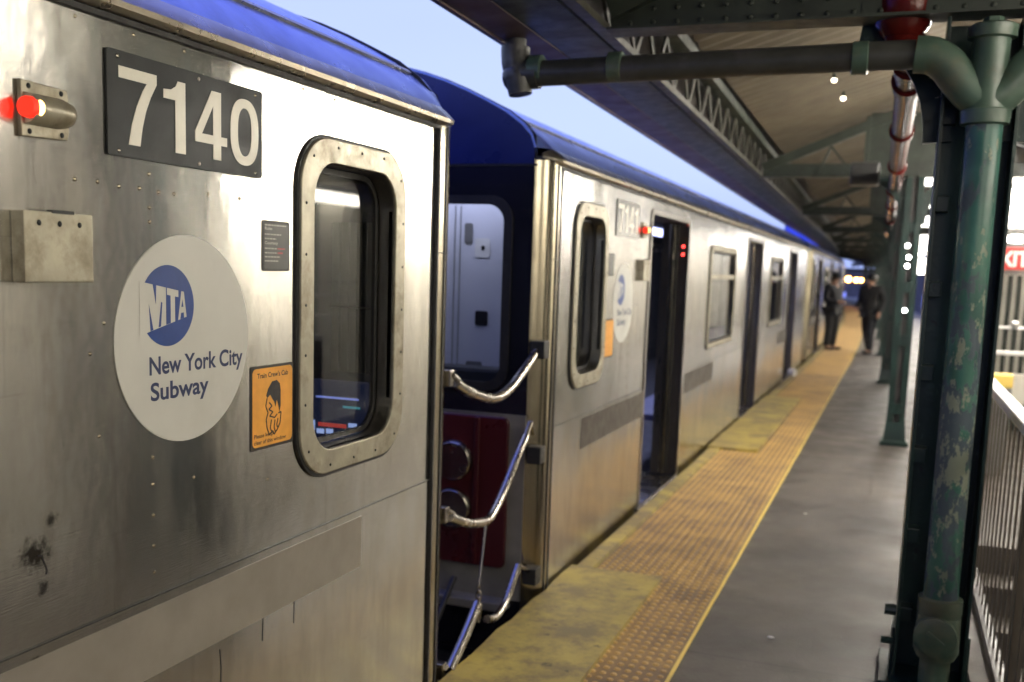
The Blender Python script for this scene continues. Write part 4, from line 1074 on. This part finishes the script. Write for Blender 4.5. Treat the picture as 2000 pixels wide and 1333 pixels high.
cw_ = empty('cross_railing', (2.7, 8, 0), 'two white horizontal rails crossing behind the stair under the exit sign', 'railing')
MB().box(1.98, 3.5, 7.98, 8.02, 1.06, 1.09, .006).box(1.98, 3.5, 7.985, 8.015, 1.245, 1.265, .004).build('rail', 'rail_white', cw_)
for x in (1.99, 2.75, 3.48): MB().box(x-.015, x+.015, 7.985, 8.015, 0, 1.059).build('post', 'bars', cw_)
MB().ball((2.30, 7.98, 1.285), .028, (1, 1, .8), 10).build('rail_cap', 'rail_white', cw_, True)

sh = empty('lit_shelter', (3.0, 12, 0), 'platform shelter with grey slatted wall and rows of brightly lit white glazing', 'shelter')
for (z0, z1) in ((3.10, 3.38), (2.60, 2.78), (2.41, 2.545), (2.15, 2.386)):
    pn = MB().box(2.40, 3.5, 12.0, 12.02, z0, z1).build('lit_pane', 'panel_lit', sh)
m = MB(); m.box(2.36, 3.52, 12.03, 12.08, 1.66, 3.45)
for z in (3.38, 3.02, 2.78, 2.55, 2.388): m.box(2.37, 3.52, 11.985, 12.029, z, z+.012)
m.build('shelter_frame', 'grey_paint', sh)
m = MB()
for k in range(13): m.box(2.38+k*.088, 2.42+k*.088, 11.99, 12.04, .28, 1.66)
m.build('slat', 'slat', sh)
MB().box(2.36, 3.52, 12.05, 12.08, .0, 1.655).build('back_panel', 'steelwork', sh)
MB().box(2.30, 2.36, 11.97, 12.08, 0, 3.1).build('shelter_post', 'steelwork', sh)
MB().box(2.42, 3.5, 11.9, 11.98, .30, .62, .01).build('bench_ledge', 'cream', sh)
sl = empty('shelter_lamp', (2.62, 11.8, 2.03), 'small oval white lamp just above the red exit sign', 'lamp')
MB().ball((2.62, 11.8, 2.025), .09, (1.3, .8, .5), 14).build('lamp_globe', 'panel_lit', sl, True)
MB().box(2.55, 2.69, 11.82, 11.98, 2.065, 2.085).build('lamp_bracket', 'steelwork', sl)
ex = empty('exit_sign', (2.7, 11.7, 1.82), 'red exit sign with white letters above the cross railing', 'sign')
MB().box(2.36, 2.78, 11.70, 11.74, 1.705, 1.935, .004).build('sign_board', 'exit_red', ex)
text('sign_text', 'EXIT', 2.385, 1.745, .365, .15, .002, 'exit_white', ex, FRONT, (0, 11.698, 0), bold=.03)
MB().box(2.38, 2.40, 11.71, 11.73, 1.936, 2.9).box(2.74, 2.76, 11.71, 11.73, 1.936, 2.9).build('sign_hanger', 'steelwork', ex)
tb = empty('yellow_bin', (2.34, 9.2, 0), 'small yellow and grey bin standing behind the cross railing', 'bin')
MB().box(2.24, 2.44, 9.1, 9.3, 0.0, .72, .01).build('bin_body', 'grey_paint', tb); MB().box(2.235, 2.445, 9.095, 9.305, .725, .83, .01).build('bin_lid', 'yellow_line', tb)

# signals and lamps down the line
for (x, z, mt, r, lab) in ((-1.03, 1.53, 'em_amber', .14, 'leftmost amber signal lamp far down the line'), (-.62, 1.50, 'em_amber', .11, 'middle amber signal lamp far down the line'), (-.36, 1.50, 'em_amber', .10, 'right amber signal lamp far down the line'),
                           (-.10, 1.15, 'em_red', .10, 'red signal lamp left of the walking person'), (.10, 1.15, 'em_cyan', .12, 'cyan signal lamp beside the red one'), (-2.2, 3.2, 'em_red', .10, 'high red signal lamp above the distant train roof')):
    sg = empty('signal_lamp', (x, 60, z), lab, 'signal', 'signal lamps far down the line')
    MB().ball((x, 60, z), r, (1, .5, 1), 12).build('lens', mt, sg, True)
    MB().box(x-.13, x+.13, 60.05, 60.2, z-.18, z+.18, .02).build('lamp_case', 'under', sg)

# ------------------------------------------------------------------ people
def skin_mesh(name, verts, edges, rads, mat, parent, sub=2):
    me = bpy.data.meshes.new(name); me.from_pydata([Vector(v) for v in verts], edges, [])
    o = bpy.data.objects.new(name, me); C.objects.link(o)
    md = o.modifiers.new('s', 'SKIN'); md.use_smooth_shade = True
    sv = me.skin_vertices[0].data
    for i, r in enumerate(rads): sv[i].radius = r if isinstance(r, tuple) else (r, r)
    sv[0].use_root = True
    ms = o.modifiers.new('u', 'SUBSURF'); ms.levels = sub; ms.render_levels = sub
    dg = bpy.context.evaluated_depsgraph_get(); m2 = bpy.data.meshes.new_from_object(o.evaluated_get(dg)); bpy.data.objects.remove(o)
    m2.materials.clear(); m2.name = name
    for p in m2.polygons: p.use_smooth = True
    return m2
def person(x, y, rz, label, pose, cloth, hat):
    root = empty('person', (x, y, 0), label, 'person'); root.scale = (1.16, 1.16, 1.02)
    root.rotation_euler.z = rz
    J = pose
    order = list(J['v'].keys()); idx = {k: i for i, k in enumerate(order)}
    def add(name, keys, edges, rad, mat, sub=2):
        ks = list(keys); ii = {k: i for i, k in enumerate(ks)}
        me = skin_mesh(name, [J['v'][k] for k in ks], [(ii[a], ii[b]) for a, b in edges], [rad[k] for k in ks], mat, None, sub)
        o = bpy.data.objects.new(name, me); C.objects.link(o); me.materials.append(M[mat]); o.parent = root; return o
    R0 = dict(pel=(.13, .10), abd=(.12, .09), chest=(.15, .105), neck=.05, head=(.075, .09), crown=(.06, .07), shL=.06, shR=.06, elL=.042, elR=.042, wrL=.03, wrR=.03, haL=.035, haR=.035, fiL=.02, fiR=.02,
              hipL=.085, hipR=.085, knL=.058, knR=.058, anL=.04, anR=.04, toL=.03, toR=.03)
    E0 = [('pel', 'abd'), ('abd', 'chest'), ('chest', 'neck'), ('neck', 'head'), ('head', 'crown'), ('chest', 'shL'), ('shL', 'elL'), ('elL', 'wrL'), ('wrL', 'haL'), ('haL', 'fiL'), ('chest', 'shR'), ('shR', 'elR'), ('elR', 'wrR'), ('wrR', 'haR'), ('haR', 'fiR'),
          ('pel', 'hipL'), ('hipL', 'knL'), ('knL', 'anL'), ('anL', 'toL'), ('pel', 'hipR'), ('hipR', 'knR'), ('knR', 'anR'), ('anR', 'toR')]
    add('body', R0.keys(), E0, R0, 'skin')
    J['v']['hem'] = tuple(Vector(J['v']['pel'])+Vector((0, 0, -.10)))
    jk = ['pel', 'hem', 'abd', 'chest', 'collar', 'shL', 'elL', 'wrL', 'shR', 'elR', 'wrR']
    RJ = dict(hem=(.165, .13), pel=(.175, .135), abd=(.165, .13), chest=(.185, .135), collar=.075, shL=.085, shR=.085, elL=.066, elR=.066, wrL=.048, wrR=.048)
    J['v']['collar'] = tuple(Vector(J['v']['neck'])*.6+Vector(J['v']['chest'])*.4)
    add('jacket', jk, [('pel', 'hem'), ('pel', 'abd'), ('abd', 'chest'), ('chest', 'collar'), ('chest', 'shL'), ('shL', 'elL'), ('elL', 'wrL'), ('chest', 'shR'), ('shR', 'elR'), ('elR', 'wrR')], RJ, cloth)
    J['v']['aL2'] = tuple(Vector(J['v']['anL'])+Vector((0, 0, -.01))); J['v']['aR2'] = tuple(Vector(J['v']['anR'])+Vector((0, 0, -.01)))
    add('trousers', ['pel', 'hipL', 'knL', 'aL2', 'hipR', 'knR', 'aR2'], [('pel', 'hipL'), ('hipL', 'knL'), ('knL', 'aL2'), ('pel', 'hipR'), ('hipR', 'knR'), ('knR', 'aR2')],
        dict(pel=(.15, .12), hipL=.105, hipR=.105, knL=.078, knR=.078, aL2=.062, aR2=.062), 'cloth_grey' if cloth != 'cloth_grey' else 'cloth_navy')
    for s in 'LR':
        a, b = Vector(J['v']['an'+s]), Vector(J['v']['to'+s])
        m = MB(); m.ball((0, 0, 0), .05, (1, 1, .7), 10); d = (b-a); d.z = 0; m.ball(tuple(d*.9), .048, (1, 1, .55), 10); m.bar((0, 0, -.005), tuple(d*.95+Vector((0, 0, -.012))), .09, .05)
        bmesh.ops.translate(m.bm, verts=m.bm.verts, vec=(a.x, a.y, .042))
        me = bpy.data.meshes.new('shoe'); m.bm.to_mesh(me); m.bm.free(); o = bpy.data.objects.new('shoe', me); C.objects.link(o); me.materials.append(M['shoe']); o.parent = root
    h = Vector(J['v']['head']); m = MB()
    m.ball(tuple(h+Vector((0, .012, .045))), .098, (.9, 1.02, .95), 16)
    m.ball(tuple(h+Vector((0, .03, .0))), .09, (.9, .9, 1.0), 14)
    if hat: m.box(-.07, .07, h.y-.17, h.y-.06, h.z+.055, h.z+.07, .004)
    me = bpy.data.meshes.new('h'); m.bm.to_mesh(me); m.bm.free(); o = bpy.data.objects.new('cap' if hat else 'hair', me); C.objects.link(o); me.materials.append(M['shoe']); o.parent = root
    for p in me.polygons: p.use_smooth = True
    # face: nose, ears
    m = MB(); m.ball(tuple(h+Vector((0, -.095, -.01))), .016, (.8, 1.1, 1.3), 8); m.ball(tuple(h+Vector((.078, .0, -.01))), .02, (.4, .8, 1.3), 8); m.ball(tuple(h+Vector((-.078, .0, -.01))), .02, (.4, .8, 1.3), 8)
    me = bpy.data.meshes.new('face'); m.bm.to_mesh(me); m.bm.free(); o = bpy.data.objects.new('face', me); C.objects.link(o); me.materials.append(M['skin']); o.parent = root
    return root
# figures face local -Y
std = dict(v=dict(pel=(0, 0, .90), abd=(0, -.01, 1.08), chest=(0, 0, 1.28), neck=(0, 0, 1.43), head=(0, -.02, 1.53), crown=(0, -.015, 1.61),
    shL=(.19, .01, 1.35), elL=(.235, .03, 1.08), wrL=(.10, -.17, 1.02), haL=(.05, -.20, 1.01), fiL=(.02, -.22, 1.0),
    shR=(-.19, .01, 1.35), elR=(-.235, .03, 1.08), wrR=(-.10, -.17, 1.03), haR=(-.05, -.20, 1.03), fiR=(-.02, -.22, 1.02),
    hipL=(.09, 0, .84), knL=(.10, -.01, .47), anL=(.105, .02, .07), toL=(.12, -.13, .03), hipR=(-.09, 0, .84), knR=(-.10, -.01, .47), anR=(-.105, .02, .07), toR=(-.12, -.13, .03)))
person(.23, 23.4, math.radians(62), 'person in a dark navy jacket and cap standing by the train, hands held in front', std, 'cloth_navy', True)
wlk = dict(v=dict(pel=(0, 0, .90), abd=(0, -.01, 1.08), chest=(0, -.01, 1.27), neck=(0, -.02, 1.42), head=(0, -.045, 1.51), crown=(0, -.04, 1.59),
    shL=(.19, .0, 1.34), elL=(.24, .06, 1.08), wrL=(.22, -.05, .86), haL=(.215, -.07, .79), fiL=(.21, -.08, .73),
    shR=(-.19, .0, 1.34), elR=(-.24, .03, 1.08), wrR=(-.20, -.15, .93), haR=(-.18, -.19, .90), fiR=(-.17, -.22, .88),
    hipL=(.085, 0, .84), knL=(.09, -.10, .48), anL=(.09, -.08, .07), toL=(.10, -.22, .03), hipR=(-.085, 0, .84), knR=(-.085, .03, .47), anR=(-.085, .16, .07), toR=(-.09, .03, .03)))
person(1.03, 22.8, math.radians(-35), 'person in charcoal coat walking on the concrete left of the third column', wlk, 'cloth_grey', False)

# a plain dark far bank beyond the tracks so the line reads as an elevated street
for (x0, x1, y0, y1, h, lab) in ((-14, -9, 60, 84, 2.0, 'low dark building left of the line in the distance'), (-9, 9, 108, 116, 3.4, 'wide dark building closing the far end of the line')):
    bd = empty('distant_building', ((x0+x1)/2, (y0+y1)/2, -5.2), lab, 'building')
    MB().box(x0, x1, y0, y1, -5.2, h-1).build('wall', 'roof_out', bd)
    MB().box(x0-.2, x1+.2, y0-.2, y1+.2, h-1, h-.8).build('roof', 'under', bd)
    m = MB(); x = x0+1
    while x < x1-1: m.box(x, x+.8, y0-.05, y0-.01, -1.0, .2); x += 2
    m.build('window', 'lit_blue', bd)
